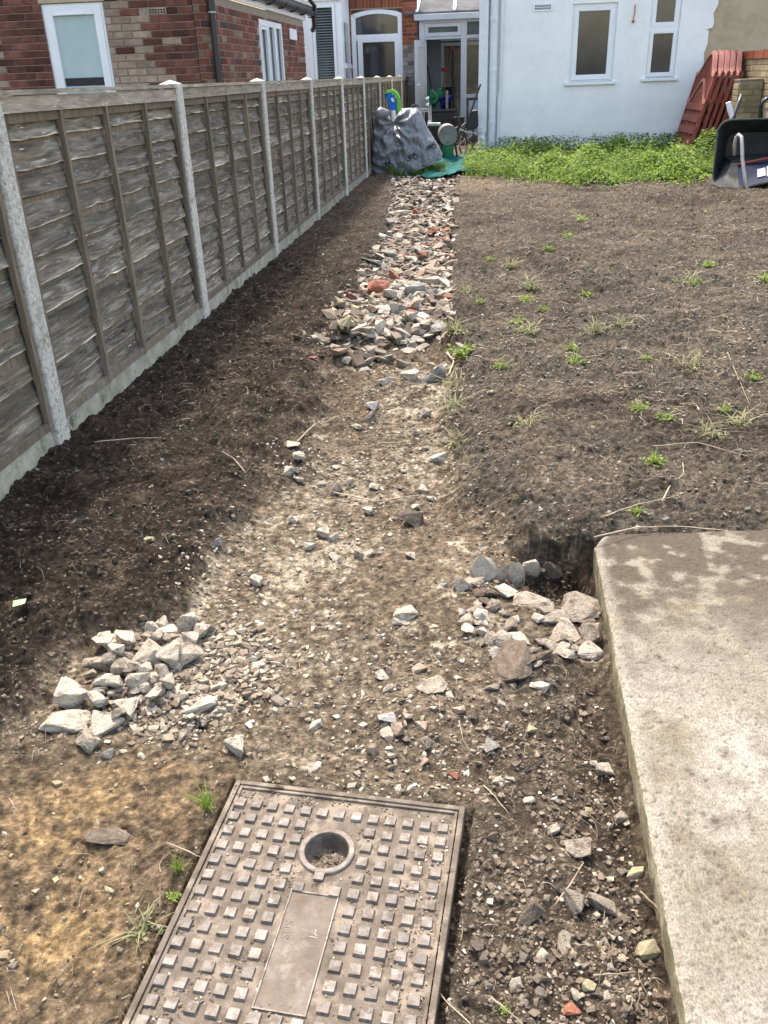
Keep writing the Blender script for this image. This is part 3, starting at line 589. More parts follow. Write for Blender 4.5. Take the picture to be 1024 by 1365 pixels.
for yy in (11.9, 12.7, 13.5, 14.3, 15.1, 15.9, 16.7):
    pts = [(SX+.085+.07*math.cos(a), yy, 2.30-.07*math.sin(a)) for a in [math.pi*k/8 for k in range(9)]]
    q = [(SX+.085+.060*math.cos(a), yy, 2.30-.060*math.sin(a)) for a in [math.pi*k/8 for k in range(9)]][::-1]
    o_ = MBH(); o_.prism(pts+q, (0, .035, 0)); o_.tube([(SX+.0, yy+.015, 2.28), (SX+.02, yy+.015, 2.225), (SX+.085, yy+.015, 2.228)], .012, 6); o_.build('gutter_bracket', 'black_plastic', gu)
b = MBH(); b.tube([(SX+.085, 16.8, 2.24), (SX+.085, 16.85, 2.12), (SX+.02, 17.0, 2.05)], .04, 10); b.tube([(SX+.06, 16.6, 2.65), (SX+.06, 16.7, 2.48), (SX+.1, 16.9, 2.40), (SX+.1, 16.9, 2.26)], .035, 10); b.build('gutter_elbow', 'black_plastic')
pipx = W(287.5, 60, 10.92); b = MBH(); b.tube([(pipx.x, pipx.y, -.1), (pipx.x, pipx.y, 2.7)], .036, 12); dp = b.build('downpipe', 'black_plastic', smooth=False)
b = MBH(); b.tube([(pipx.x, pipx.y, 2.00), (pipx.x, pipx.y, 2.16)], .047, 12); b.build('pipe_collar', 'black_plastic', dp)
b = MBH(); b.tube([(pipx.x, pipx.y, 1.45), (pipx.x, pipx.y, 1.475)], .043, 12); b.build('pipe_collar', 'black_plastic', dp)
b = MBH(); b.tube([(pipx.x, pipx.y-.002, 1.985), (pipx.x, pipx.y-.002, 1.999)], .045, 12); b.build('pipe_clip', 'steel', dp)
b = MBH(); b.prism([(SX+.07, 11.0, 2.32), (SX+.07, 17.0, 2.32), (-5.2, 17.0, 3.6), (-5.2, 11.0, 3.6)], (0, 0, .05)); rf = b.build('roof', 'slate')
b = MBH()
for k in range(6):
    for j in range(20):
        x0_ = SX+.075-k*.2; z0_ = 2.375+k*.118; y0_ = 11.0+j*.3+(k % 2)*.15; dz = .118
        b.add([(x0_, y0_+.004, z0_), (x0_, y0_+.296, z0_), (x0_-.22, y0_+.296, z0_+.13), (x0_-.22, y0_+.004, z0_+.13), (x0_, y0_+.004, z0_+.012), (x0_, y0_+.296, z0_+.012), (x0_-.22, y0_+.296, z0_+.135), (x0_-.22, y0_+.004, z0_+.135)],
              [(0, 1, 5, 4), (4, 5, 6, 7), (1, 2, 6, 5), (3, 0, 4, 7)])
o_ = b.build('slates', 'slate', rf); o_['kind'] = 'stuff'
# white bay and arched window of the main house, further back
FYB = 18.6
def px(x, y, Y): v = W(x, y, Y); return (v.x, v.z)
bx0 = W(408, 100, FYB).x; bx1 = W(459, 100, FYB).x; bxe = W(469, 100, 20).x
b = MBH(); g0, g1 = W(424, 100, FYB).x, W(447, 100, FYB).x
wall_holes(b, bx0, bx1, -.1, 3.2, FYB, .08, [(g0, g1, .9, W(430, 10, FYB).z)])
b.prism([(bx1, FYB, -.1), (bxe, 19.98, -.1), (bxe-.12, 19.98, -.1), (bx1-.12, FYB+.05, -.1)], (0, 0, 3.3)); b.box(bx0-.05, bx0, FYB, 20, -.1, 3.2)
bay = b.build('bay_window', 'upvc', bevel=.006)
b = MBH(); zt = W(430, 10, FYB).z; frame_bars(b, g0-.05, g1+.05, .85, zt+.05, FYB-.025, .05, .03); b.box(bx0-.03, bx1+.04, FYB-.05, FYB+.02, zt+.11, zt+.16)
for xx in (W(413, 100, FYB).x, W(452, 100, FYB).x): b.box(xx, xx+.10, FYB-.018, FYB-.001, .9, zt+.02)
b.build('bay_trim', 'upvc', bay)
b = MBH(); b.box(g0, g1, FYB+.05, FYB+.055, .9, zt); b.build('pane', 'glass', bay)
for k in range(34):
    z = .95+k*.045
    if z < zt-.01 and z > 1.2:
        b = MBH(); b.add([(g0+.01, FYB+.020, z), (g1-.01, FYB+.020, z), (g1-.01, FYB+.042, z+.017), (g0+.01, FYB+.042, z+.017), (g0+.01, FYB+.021, z-.002), (g1-.01, FYB+.021, z-.002), (g1-.01, FYB+.043, z+.015), (g0+.01, FYB+.043, z+.015)],
                         [(0, 1, 2, 3), (4, 7, 6, 5), (0, 4, 5, 1), (2, 6, 7, 3)]); b.build('blind_slat', 'blind', bay)
dirv = Vector((bxe-bx1, 19.98-FYB, 0)); L_ = dirv.length; dirv.normalize(); nv = Vector((dirv.y, -dirv.x, 0))
b = MBH()
for (u0, u1, z0_, z1_) in ((.25, .75, 1.55, 2.25), (.25, .75, .9, 1.42)):
    p = Vector((bx1, FYB, 0))+dirv*L_*u0+nv*.004; q = Vector((bx1, FYB, 0))+dirv*L_*u1+nv*.004
    b.prism([(p.x, p.y, z0_), (q.x, q.y, z0_), (q.x, q.y, z1_), (p.x, p.y, z1_)], nv*.006)
b.build('side_pane', 'glass', bay)
b = MBH()
p = Vector((bx1, FYB, 0))+dirv*L_*.12; q = Vector((bx1, FYB, 0))+dirv*L_*.9
b.prism([(p.x, p.y, 1.46), (q.x, q.y, 1.46), (q.x, q.y, 1.53), (p.x, p.y, 1.53)], nv*.04); b.build('bay_rail', 'upvc', bay)
MY = 20.0
ax0, ax1 = W(469, 60, MY).x, W(536.5, 60, MY).x; atop = W(503, 12, MY).z; aside = W(536, 17, MY).z
b = MBH(); wall_holes(b, -4.5, W(556, 60, MY).x, -.1, 4.2, MY+.012, .25, [(ax0, ax1, .9, atop)]); b.build('rear_wall', 'mortar')
lo = (-3.2, -10.8, 0)
def LL(x, y, z): return (x+3.2, y-10.8, z)
xw = W(556, 60, MY).x
brick_sheet('rear_bricks', bh, LL(ax1+.0, MY+.012, 0), (1, 0, 0), xw-ax1, 1.85, 3.0, ORG, 5)
brick_sheet('lower_rear_bricks', bh, LL(ax1+.0, MY+.012, 0), (1, 0, 0), xw-ax1, 1.1, 1.85, [(.28, .25, .22), (.36, .33, .29), (.20, .15, .12)], 6, L_=.2)
brick_sheet('arch_bricks', bh, LL(ax0-.15, MY+.012, 0), (1, 0, 0), ax1-ax0+.15, atop+.02, 3.1, ORG, 8, L_=.075, ch=.225, soldier=True)
brick_sheet('left_rear_bricks', bh, LL(ax0-.9, MY+.012, 0), (1, 0, 0), .9, 1.1, 3.0, ORG, 9)
b = MBH(); ac = []
for k in range(13):
    t = k/12; ac.append((ax0+(ax1-ax0)*t, MY+.03, aside+(atop-aside)*(1-(2*t-1)**2)))
inner = [(ax0+.09+(ax1-ax0-.18)*(1-k/12), MY+.03, aside-.06+(atop-aside)*(1-(2*(1-k/12)-1)**2)*.8) for k in range(13)]
for k in range(12): b.prism([ac[k], ac[k+1], inner[11-k], inner[12-k]], (0, .06, 0))
b.box(ax0, ax0+.09, MY+.03, MY+.09, .9, aside-.0); b.box(ax1-.09, ax1, MY+.03, MY+.09, .9, aside)
zm = W(500, 47, MY).z; b.box(ax0+.09, ax1-.09, MY+.025, MY+.09, zm-.09, zm+.02); aw = b.build('arched_window', 'upvc')
b = MBH(); frame_bars(b, ax0+.12, ax1-.06, .95, zm-.02, MY+.01, .10, .05); b.build('sash', 'upvc', aw)
b = MBH(); b.box(ax0+.08, ax1-.08, MY+.07, MY+.075, .9, atop-.02); b.build('pane', 'glass', aw)
b = MBH(); b.box(ax0-.02, ax1+.02, MY+.10, MY+.13, .8, atop+.05); b.build('spandrel_light_stop', 'brick_orange', aw)  # backing added to fill the arch corners and stop sunlight showing through
# ------------------------------------------------------------------ white rendered house
HY = 15.5
wh = thing('white_house', 'white painted rendered house end wall with two small windows beyond the weeds', 'house', (1.9, HY, 0))
class MBW(MB):
    def build(s, name, mat, parent=wh, **k):
        s.v = [(v[0]-1.9, v[1]-HY, v[2]) for v in s.v]; return ob(name, s, mat, parent, **k)
A0 = W(766.6, 5, HY); A1 = W(813.4, 108, HY); B0 = W(870.6, 0, HY); B1 = W(898.5, 103, HY)
w1 = (A0.x-.03, W(820, 60, HY).x, A1.z, A0.z); w2 = (W(864, 60, HY).x, W(903.5, 60, HY).x, B1.z, B0.z+.22)
rx = W(952, 20, HY).x; rx2 = W(940, 60, HY).x
b = MBW(); wall_holes(b, -.105, rx2-.05, -.3, 2.75, HY, .30, [w1, w2])
zr = [2.75, 2.2, 2.02, W(946, 38, HY).z]
rag = [(rx+.05, 2.75), (rx+.03, 2.35), (rx+.045, 2.1), (rx-.01, 1.98), (rx+.015, 1.86), (rx, W(946, 39, HY).z+.02), (rx-.09, W(946, 39, HY).z), (rx2+.03, W(946, 39, HY).z-.01), (rx2+.035, 1.58), (rx2+.0, 1.45), (rx2+.02, 1.3), (rx2-.02, 1.1), (rx2+.015, .9), (rx2-.01, .6), (rx2+.01, .3), (rx2, -.3)]
for i in range(len(rag)-1):
    (xa, za), (xb, zb) = rag[i], rag[i+1]
    if za-zb > .002 and max(xa, xb) > rx2-.05:
        b.add([(rx2-.05, HY, zb), (xb, HY, zb), (xa, HY, za), (rx2-.05, HY, za), (rx2-.05, HY+.06, zb), (xb, HY+.06, zb), (xa, HY+.06, za), (rx2-.05, HY+.06, za)], [(0, 1, 2, 3), (1, 5, 6, 2), (0, 4, 5, 1), (3, 2, 6, 7)])
b.box(-.105, .15, HY+.30, 20.0, -.3, 2.75)
b.box(-.105, 6, HY+.30, 20.0, 2.60, 2.75); b.box(5.8, 6, HY+.3, 20, -.3, 2.6)
wallo = b.build('wall', 'white_render')
window(wh, w1[0]-1.9, w1[1]-1.9, w1[2], w1[3], .03, [(w1[0]-1.9+.035, w1[1]-1.9-.035, w1[2]+.03, w1[3]-.03, .07)], fw=.05, sill=(w1[0]-1.9-.06, w1[1]-1.9+.05, w1[2]+.0))
zt2 = W(880, 36, HY).z
b = MBW(); b.box(w2[0]-.01, w2[1]+.01, HY+.02, HY+.16, zt2-.05, zt2+.02); b.build('transom', 'upvc')
window(wh, w2[0]-1.9, w2[1]-1.9, w2[2], w2[3], .03, [(w2[0]-1.9+.02, w2[1]-1.9-.02, w2[2]+.02, zt2-.03, .055), (w2[0]-1.9+.02, w2[1]-1.9-.02, zt2+.0, w2[3]-.02, .065)], fw=.045, sill=(w2[0]-1.9-.06, w2[1]-1.9+.05, w2[2]+.0))
v0 = W(724, 9.5, HY); b = MBW(); b.box(v0.x-.15, v0.x+.15, HY-.012, HY-.001, v0.z-.055, v0.z+.055); vo = b.build('air_vent', 'upvc', bevel=.003)
for k in range(8):
    for j in range(2): MBW().__class__; bb = MBW(); bb.box(v0.x-.12+k*.031, v0.x-.10+k*.031, HY-.0135, HY-.0125, v0.z-.03+j*.035, v0.z-.005+j*.035); bb.build('vent_hole', 'ink', vo)
hk = W(845, 18, HY); b = MBW(); b.tube([(hk.x+.01, HY-.01, hk.z+.12), (hk.x+.012, HY-.015, hk.z+.02), (hk.x-.005, HY-.02, hk.z-.10)], .007, 6); b.tube([(hk.x-.02, HY-.02, hk.z-.11), (hk.x+.02, HY-.02, hk.z-.10)], .014, 6); b.build('hook', 'orange_plastic')
# pipes and boarding at the left corner of the white wall
b = MBW(); xa, xb = W(638, 100, HY-.12).x, W(650, 100, HY-.12).x; b.box(xa, xb, HY-.12, HY-.003, .42, 2.75); bd = b.build('corner_boarding', 'pipe_white', bevel=.008)
cx = (xa+xb)/2; b = MBW(); b.tube([(cx, HY-.09, -.1), (cx, HY-.09, .5)], .062, 14); b.build('drainpipe', 'pipe_white', smooth=False)
for z in (.10, .24, .42): 
    b = MBW(); b.tube([(cx, HY-.09, z), (cx, HY-.09, z+.03)], .072, 14); b.build('pipe_collar', 'pipe_white')
b = MBW(); b.tube([(cx-.02, HY-.2, .36), (cx+.03, HY-.2, .33)], .022, 8); b.build('pipe_bracket', 'pipe_white')
xa, xb = W(652.5, 100, HY-.1).x, W(662, 100, HY-.1).x; b = MBW(); b.tube([((xa+xb)/2, HY-.08, -.1), ((xa+xb)/2, HY-.08, 2.75)], .058, 14); b.build('drainpipe', 'pipe_white')
for z in (.55, 1.3, 2.0):
    b = MBW(); b.tube([((xa+xb)/2, HY-.08, z), ((xa+xb)/2, HY-.08, z+.05)], .067, 14); b.build('pipe_collar', 'pipe_white')
x_ = W(666, 100, HY-.05).x; b = MBW(); b.tube([(x_, HY-.04, .0), (x_, HY-.04, .95), (x_+.02, HY-.04, 1.0), (x_+.02, HY-.04, 2.75)], .028, 10); b.build('drainpipe', 'pipe_white')
# beige rendered building beyond
b = MB(); b.box(rx2-.3-4.5, 4.5, .0, .25, -.3, 4.5); o = ob('rendered_wall', b, 'beige_render', loc=(4.5, HY+.062, 0)); tag(o, 'plain beige rendered wall rising behind the leaning red fence panels at the top right', 'wall')
# ------------------------------------------------------------------ conservatory at the end of the passage
cv = thing('conservatory', 'white framed lean-to conservatory with open door at the end of the passage', 'conservatory', (-.7, MY, 0))
class MBC(MB):
    def build(s, name, mat, parent=cv, **k):
        s.v = [(v[0]+.7, v[1]-MY, v[2]) for v in s.v]; return ob(name, s, mat, parent, **k)
cx0 = W(559, 60, MY).x; cx1 = W(567, 60, MY).x; cx2 = W(614.5, 60, MY).x; cx3 = W(622.5, 60, MY).x; cx4 = .3
zf0 = W(600, 26, MY).z; zd = W(590, 52, MY).z; zh = W(630, 128, MY).z
b = MBC(); b.box(cx0, cx1, MY, MY+.08, 0, zf0); b.box(cx2, cx3, MY, MY+.08, 0, zf0); b.box(cx1, cx2, MY, MY+.08, zd, zd+.05); b.box(cx1, cx2, MY, MY+.08, zf0-.05, zf0)
b.box(cx3, cx4, MY, MY+.08, zd-.0, zd+.06); b.box(cx3, cx4, MY, MY+.08, zf0-.05, zf0); b.box(cx3, cx4, MY-.005, MY+.08, zh-.03, zh+.04); fr = b.build('frame', 'upvc_grey', bevel=.006)
b = MBC(); frame_bars(b, cx1+.0, cx2-.0, zd+.055, zf0-.055, MY-.015, .065, .04); b.build('fanlight', 'upvc_grey')
b = MBC(); b.box(cx1+.05, cx2-.05, MY+.03, MY+.035, zd+.1, zf0-.1); b.build('pane', 'poly')
b = MBC(); b.box(cx3, cx4, MY+.03, MY+.035, zd+.06, zf0-.05); b.build('pane', 'poly'); b = MBC(); b.box(cx3, cx4, MY+.03, MY+.035, zh+.04, zd); b.build('pane', 'clear')
b = MBC(); b.box(cx3+.05, cx4, MY+.02, MY+.035, .1, zh-.08); b.build('lower_panel', 'upvc_grey', bevel=.01)
b = MBC(); b.box(W(552, 28, MY-.1).x, cx4, MY-.12, MY-.0, zf0+.0, zf0+.11); b.build('gutter', 'upvc_grey', bevel=.01)
b = MBC(); b.prism([(cx0-.3, MY-.05, zf0+.12), (cx4, MY-.05, zf0+.12), (cx4, MY+3.2, zf0+1.2), (cx0-.3, MY+3.2, zf0+1.2)], (0, 0, .03)); rf = b.build('roof', 'poly')
b = MBC(); xm = W(606, 8, MY).x
for xx in (xm, xm+.75, xm-.75): b.prism([(xx-.03, MY-.05, zf0+.155), (xx+.03, MY-.05, zf0+.155), (xx+.03, MY+3.2, zf0+1.235), (xx-.03, MY+3.2, zf0+1.235)], (0, 0, .03))
b.build('glazing_bar', 'upvc', rf)
# door leaf swung out towards us
p0 = Vector((cx1-.02, MY-.02, 0)); p1 = Vector((W(553, 100, MY-.75).x, MY-.75, 0)); dv = (p1-p0); nn = Vector((dv.y, -dv.x, 0)).normalized()*-.05
def leaf(b, u0, u1, z0, z1, k=1, o=0):
    a = p0+dv*u0+nn*o; c = p0+dv*u1+nn*o; b.prism([(a.x, a.y, z0), (c.x, c.y, z0), (c.x, c.y, z1), (a.x, a.y, z1)], nn*k)
b = MBC(); leaf(b, 0, .14, .05, zd-.02); leaf(b, .86, 1, .05, zd-.02); leaf(b, .14, .86, zd-.14, zd-.02); leaf(b, .14, .86, .05, .75); dl = b.build('door', 'upvc_grey')
b = MBC(); leaf(b, .14, .86, .75, zd-.14, .3, .4); b.build('pane', 'frost' if 0 else 'upvc_grey', dl)
hp = p0+dv*.9; b = MBC(); b.tube([(hp.x+.02, hp.y-.06, 1.12), (hp.x+.08, hp.y-.09, 1.12)], .018, 8); b.build('handle', 'upvc', dl)
# inside
b = MBC(); b.box(cx0-.3, cx0-.2, MY+.1, MY+3, 0, 3); b.build('side_wall', 'wall_in')
b = MBC(); b.box(cx0-.2, W(588, 100, 21.0).x, MY+1.0, MY+1.08, .0, 2.35); b.build('side_partition', 'wall_in')
b = MBC(); b.box(-1.9, 1.5, MY+3.0, MY+3.1, 0, 3.3); b.build('back_wall', 'cream')
b = MBC(); zz = 2.05; q0, q1 = W(588, 100, 22.9).x, W(616, 100, 22.9).x
frame_bars(b, q0, q1+1.2, .1, 1.95, MY+2.9, .07, .06); frame_bars(b, q0, q1+1.2, 1.98, 2.4, MY+2.9, .07, .06); b.build('inner_doorframe', 'upvc_grey')
b = MBC(); b.box(q0+.07, q1+1.1, MY+2.93, MY+2.95, 2.05, 2.33); b.build('pane', 'glass')
# ------------------------------------------------------------------ boundary wall with pier on the right
bw = thing('garden_wall', 'yellow brick garden wall with red brick-on-edge coping at the right edge', 'wall', (3.72, 12.0, 0))
b = MB().box(.012, .25, -4, 3.45, -.3, 1.34); ob('wall', b, 'mortar', bw)
YEL = [(.25, .20, .115), (.31, .25, .15), (.20, .15, .085)]
yb_ = 0
for r_ in range(17):
    z = .1+r_*.075; y = -.3+(.1125 if r_ % 2 else 0)
    while y < 3.4:
        o = brick_obj(bw, .215, (0, y, z), 'brick_yellow', -math.pi/2) if z > .75 and y > .2 and y < 3.3 else None
        y += .225
y = -3.9
while y < 3.4:
    if y > .4: cb = ob('coping_brick', MB().box(-.02, .26, -.031, .031, 0, .10), 'brick_orange', bw, loc=(0, y, 1.345), rot=(0, 0, random.uniform(-.02, .02)))
    y += .075
pr = thing('brick_pier', 'short brick pier projecting in front of the garden wall beside the red panels', 'pier', (3.56, 13.55, 0))
b = MB().box(-.148, .148, -.148, .148, -.2, 1.08); ob('core', b, 'mortar', pr)
for r_ in range(16):
    z = -.02+r_*.072+.02
    if z > 1.06: break
    for s_ in (-1, 1):
        k = .215 if (r_+s_) % 2 else .10; 
    if r_ % 2: segs = [(-.108+.0, .215*.0+.10), (.05, .20)]
    brick_obj(pr, .19, (-.055+.0, -.16, z), 'brick_yellow') if r_ % 2 else brick_obj(pr, .10, (-.10, -.16, z), 'brick_yellow')
    brick_obj(pr, .10, (.10, -.16, z), 'brick_yellow') if r_ % 2 else brick_obj(pr, .19, (.055, -.16, z), 'brick_yellow')
    brick_obj(pr, .29, (-.16, 0, z), 'brick_yellow', -math.pi/2)
ob('cap', MB().box(-.16, .15, -.16, .15, 1.082, 1.10), 'brick_buff', pr)
# ------------------------------------------------------------------ stack of red arched fence panels
def red_panel(idx, dx, label):
    t = thing('red_fence_panel', label, 'fence panel', (2.955+dx, 15.2-.02*idx, .04), group='red arched fence panels leaning together')
    U = Vector((.045, -1.0, 0)); V_ = Vector((.285, 0, 1.19)).normalized(); Nn = U.cross(V_).normalized()
    if Nn.x > 0: Nn = -Nn                        # towards the viewer's left
    def P(u, v, n=0): return U*u+V_*v+Nn*n
    def slab(name, poly, n0, n1, mat, parent=t):
        return ob(name, MB().prism([P(u, v, n0) for u, v in poly], Nn*(n1-n0)), mat, parent)
    def rect(u0, u1, v0, v1): return [(u0, v0), (u1, v0), (u1, v1), (u0, v1)]
    bell = lambda u: .5-.5*math.cos(2*math.pi*max(0, min(1, (u-.08)/.84)))
    up = lambda u: 1.17+.30*bell(u)**.8; dn = lambda u: .80+.30*bell(u)**.9
    slab('stile', rect(0, .045, 0, 1.19), -.02, .022, 'red_paint'); slab('stile', rect(.955, 1.0, 0, 1.19), -.02, .022, 'red_paint')
    K = 16
    def strip(name, f, th, n0, n1, mat):
        b = MB()
        for k in range(K):
            u0, u1 = k/K, (k+1)/K; b.prism([P(u, v, n0) for u, v in ((u0, f(u0)-th), (u1, f(u1)-th), (u1, f(u1)), (u0, f(u0)))], Nn*(n1-n0))
        return ob(name, b, mat, t)
    strip('upper_arch', up, .05, -.03, .03, 'red_trim_lit'); strip('lower_arch', dn, .045, -.022, .03, 'red_paint' if idx else 'red_trim_lit')
    if idx < 2:
        for k in range(13):
            u = .075+k*.066; slab('bar', rect(u, u+.028, dn(u+.014)-.03, up(u+.014)-.03), -.008, .012, 'red_paint')
        for k in range(5):
            v = .02+k*.162; slab('board', rect(.045, .955, v, v+.098), .012, .034, 'red_paint')
        for k in range(6):
            v = .11+k*.162
            for j in range(5):
                u = .06+j*.18; top_ = min(v+.075, dn(u+.08)-.04)
                slab('weave_strip', rect(u+.012*(k % 2), u+.165, v-.085, top_), -.012+.008*((j+k) % 2), .003+.0*((j+k) % 2), 'red_paint')
        for j in range(5):
            u = .06+j*.18; vt = min(dn(u), dn(u+.165))-.03
            if vt > .93: slab('weave_strip', rect(u, u+.165, .90, vt), -.01, .006, 'red_paint')
    else:
        slab('backing', rect(.045, .955, .02, .8), -.012, .008, 'red_paint')
for i, (dx, lab) in enumerate(((0, 'front red arched lattice fence panel leaning at the left of the stack'), (.085, 'second red arched fence panel directly behind the front one'), (.16, 'third red arched fence panel in the leaning stack'),
                             (.235, 'fourth red arched fence panel in the leaning stack'), (.32, 'rearmost red fence panel nearest the brick pier'))): red_panel(i, dx, lab)
# ------------------------------------------------------------------ wheelbarrow
wb = thing('wheelbarrow', 'black wheelbarrow tipped up on its front at the right edge of the soil', 'wheelbarrow', (3.0, 10.9, 0))
class MBB(MB):
    def build(s, name, mat, parent=wb, **k):
        s.v = [(v[0]-3.0, v[1]-10.9, v[2]) for v in s.v]; return ob(name, s, mat, parent, **k)
def roundrect(x0, x1, z0, z1, r, y, lean=0, n=5):
    pts = []
    for cx, cz, a0 in ((x1-r, z1-r, 0), (x0+r, z1-r, 90), (x0+r, z0+r, 180), (x1-r, z0+r, 270)):
        for k in range(n+1):
            a = R(a0+90*k/n); X_, Z_ = cx+r*math.cos(a), cz+r*math.sin(a); pts.append((X_+lean*(Z_-z0)*.0, y+lean*(Z_-z0), Z_))
    return pts
r0 = roundrect(2.60, 3.55, .06, .725, .13, 10.78, .12); r1 = [(x*.0+3.08+(x-3.08)*1.03, y-.012, .39+(z-.39)*1.03) for x, y, z in r0]; r2 = roundrect(2.78, 3.42, .18, .58, .10, 11.12, .06)
n_ = len(r0); vs = r1+r0+r2+[(x, y+.006, z) for x, y, z in r2][::1]+[(3.08+(x-3.08)*1.04, y+.006, .39+(z-.39)*1.04) for x, y, z in r0]
fs = []
for k in range(n_):
    j = (k+1) % n_; fs += [(k, j, n_+j, n_+k), (n_+k, n_+j, 2*n_+j, 2*n_+k)]; fs += [(4*n_+k, 3*n_+k, 3*n_+j, 4*n_+j), (4*n_+j, j, k, 4*n_+k)]
fs += [tuple(range(2*n_, 3*n_)), tuple(range(3*n_, 4*n_))[::-1]]
b = MBB(); b.add(vs, fs); b.build('tray', 'barrow', smooth=False)
b = MBB(); b.tube([Vector(p) for p in r1+[r1[0]]], .011, 6); b.build('tray_rim', 'steel' if 0 else 'barrow_dirty')
lg = [W(979, 207, 10.62), W(979.5, 192, 10.60), W(981.5, 183, 10.58), W(985, 179.5, 10.56), W(988.5, 182, 10.52), W(989.5, 192, 10.48), W(990, 212, 10.42), W(993, 235, 10.36), W(997, 259, 10.28)]
b = MBB(); b.tube(lg, .019, 8); lo_ = b.build('leg', 'steel', smooth=True)
b = MBB(); b.tube([lg[-1]+Vector((-.002, 0, .03)), lg[-1]+Vector((.004, -.01, -.025))], [.028, .034], 10); b.build('rubber_foot', 'white_tag', lo_)
b = MBB(); b.tube([W(971, 136, 11.2), W(973, 145, 11.2), W(976.5, 158, 11.2)], [.028, .03, .026], 10); b.build('grip', 'white_tag')
b = MBB(); b.tube([W(989, 126, 11.35), W(985, 137, 11.3), W(979, 153, 11.2), W(976, 175, 11.1)], .022, 8); b.build('handle', 'black_plastic', smooth=True)
b = MBB(); b.tube([W(1015, 160, 11.1), W(1014.5, 145, 11.1), W(1017, 135, 11.1), W(1023, 131, 11.1), W(1032, 132, 11.1)], .022, 8); b.build('handle', 'black_plastic', smooth=True)
tr = thing('plastic_tub', 'flared black and navy tub with a white label under the tipped wheelbarrow', 'tub', (3.05, 10.6, 0))
def tb(b, name, mat, parent=tr, **k): b.v = [(v[0]-3.05, v[1]-10.6, v[2]) for v in b.v]; return ob(name, b, mat, parent, **k)
Yt = 10.55; q = [W(961, 251, 10.35), W(1040, 243, 10.35), W(1040, 214, 10.72), W(980, 222, 10.72)]
bl, tl = W(960.5, 250, 10.42), W(975, 217, 10.74); bm, tm = W(985, 252, 10.38), W(984, 217, 10.70); brr, trr = W(1050, 236, 10.40), W(1050, 211, 10.75)
b = MB(); b.prism([bl, bm, tm, tl], (0, .02, 0)); tb(b, 'mud_stained_side', 'barrow_dirty')
b = MB(); b.prism([bm+Vector((.002, 0, 0)), brr, trr, tm+Vector((.002, 0, 0))], (0, .02, 0)); fr_ = tb(b, 'front_panel', 'navy')
b = MB(); b.prism([bl, bl+Vector((-.02, .5, 0)), tl+Vector((0, .35, 0)), tl], (.02, 0, 0)); tb(b, 'side_panel', 'barrow')
b = MB(); b.prism([tl+Vector((0, 0, .002)), trr+Vector((0, 0, .002)), trr+Vector((0, .35, .03)), tl+Vector((0, .35, .03))], (0, 0, .012)); tb(b, 'base_panel', 'barrow')
b = MB(); b.tube([bl, bm, brr], .014, 6); tb(b, 'rim', 'barrow_dirty')
b = MB(); b.tube([W(983, 219, 10.66), W(1050, 206, 10.70)], .016, 6); tb(b, 'brown_strap', 'orange_plastic' if 0 else 'red_paint')
ux = (brr-bm).normalized(); uz = (tm-bm).normalized(); nf = ux.cross(uz).normalized()
if nf.y > 0: nf = -nf
o0 = bm+ux*.20+uz*.10+nf*.006
b = MB(); b.prism([o0, o0+ux*.085, o0+ux*.085+uz*.12, o0+uz*.12], nf*.003); lb = tb(b, 'label', 'white_tag')
b = MB(); b.prism([o0+ux*.10+uz*(-.02), o0+ux*.42-uz*.02, o0+ux*.42+uz*.13, o0+ux*.10+uz*.13], nf*.003); tb(b, 'label', 'white_tag')
b = MB()
for k in range(3):
    x = .115
    for wd in ((.05, .03, .07, .04, .05) if k % 2 else (.03, .06, .04, .05, .06)):
        a = o0+ux*x+uz*(.01+k*.042)+nf*.0032; b.prism([a, a+ux*wd, a+ux*wd+uz*.020, a+uz*.020], nf*.001); x += wd+.01
tb(b, 'label_print', 'ink', lb)['kind'] = 'stuff'
# ------------------------------------------------------------------ manhole cover
mh = thing('manhole_cover', 'large rusty-brown cast iron manhole cover with raised square studs set in the soil', 'manhole cover', (MC[0], MC[1], .004), (0, 0, MA))
MWd, MLn = .467, .64
RC = (.2265, -.145); RIN, ROUT = .0405, .0515          # keyhole ring, local coordinates
def plate():
    b = MB(); z = 0.0; K = 40; sq = .058; vs = []; fs = []
    for k in range(K):
        a = 2*math.pi*k/K; vs.append((RC[0]+RIN*math.cos(a), RC[1]+RIN*math.sin(a), z))
    for k in range(K):
        a = 2*math.pi*k/K; c, s_ = math.cos(a), math.sin(a); m = max(abs(c), abs(s_)); vs.append((RC[0]+sq*c/m, RC[1]+sq*s_/m, z))
    fs = [(k, K+k, K+(k+1) % K, (k+1) % K) for k in range(K)]; b.add(vs, fs)
    n = 12
    def rect(x0, x1, y0, y1): b.add([(x0, y0, z), (x1, y0, z), (x1, y1, z), (x0, y1, z)], [(0, 1, 2, 3)])
    x0, x1, y0, y1 = .014, MWd-.014, -MLn, -.014
    rect(x0, RC[0]-sq, y0, y1); rect(RC[0]+sq, x1, y0, y1); rect(RC[0]-sq, RC[0]+sq, RC[1]+sq, y1); rect(RC[0]-sq, RC[0]+sq, y0, RC[1]-sq)
    return b
ob('plate', plate(), 'iron', mh)
def dirt_plate_relief(): pass
b = MB(); K = 40; vs = []; fs = []                          # cup under the hole
for j, (r_, z_) in enumerate(((RIN, .0), (RIN-.001, -.012), (RIN-.004, -.028), (RIN*.6, -.030), (.004, -.029))):
    for k in range(K):
        a = 2*math.pi*k/K; vs.append((RC[0]+r_*math.cos(a), RC[1]+r_*math.sin(a), z_+(.002*math.sin(5*a+j) if j > 2 else 0)))
for j in range(4):
    for k in range(K): fs.append((j*K+k, j*K+(k+1) % K, (j+1)*K+(k+1) % K, (j+1)*K+k))
b.add(vs, fs); ob('keyhole_cup', b, 'iron', mh, smooth=True)
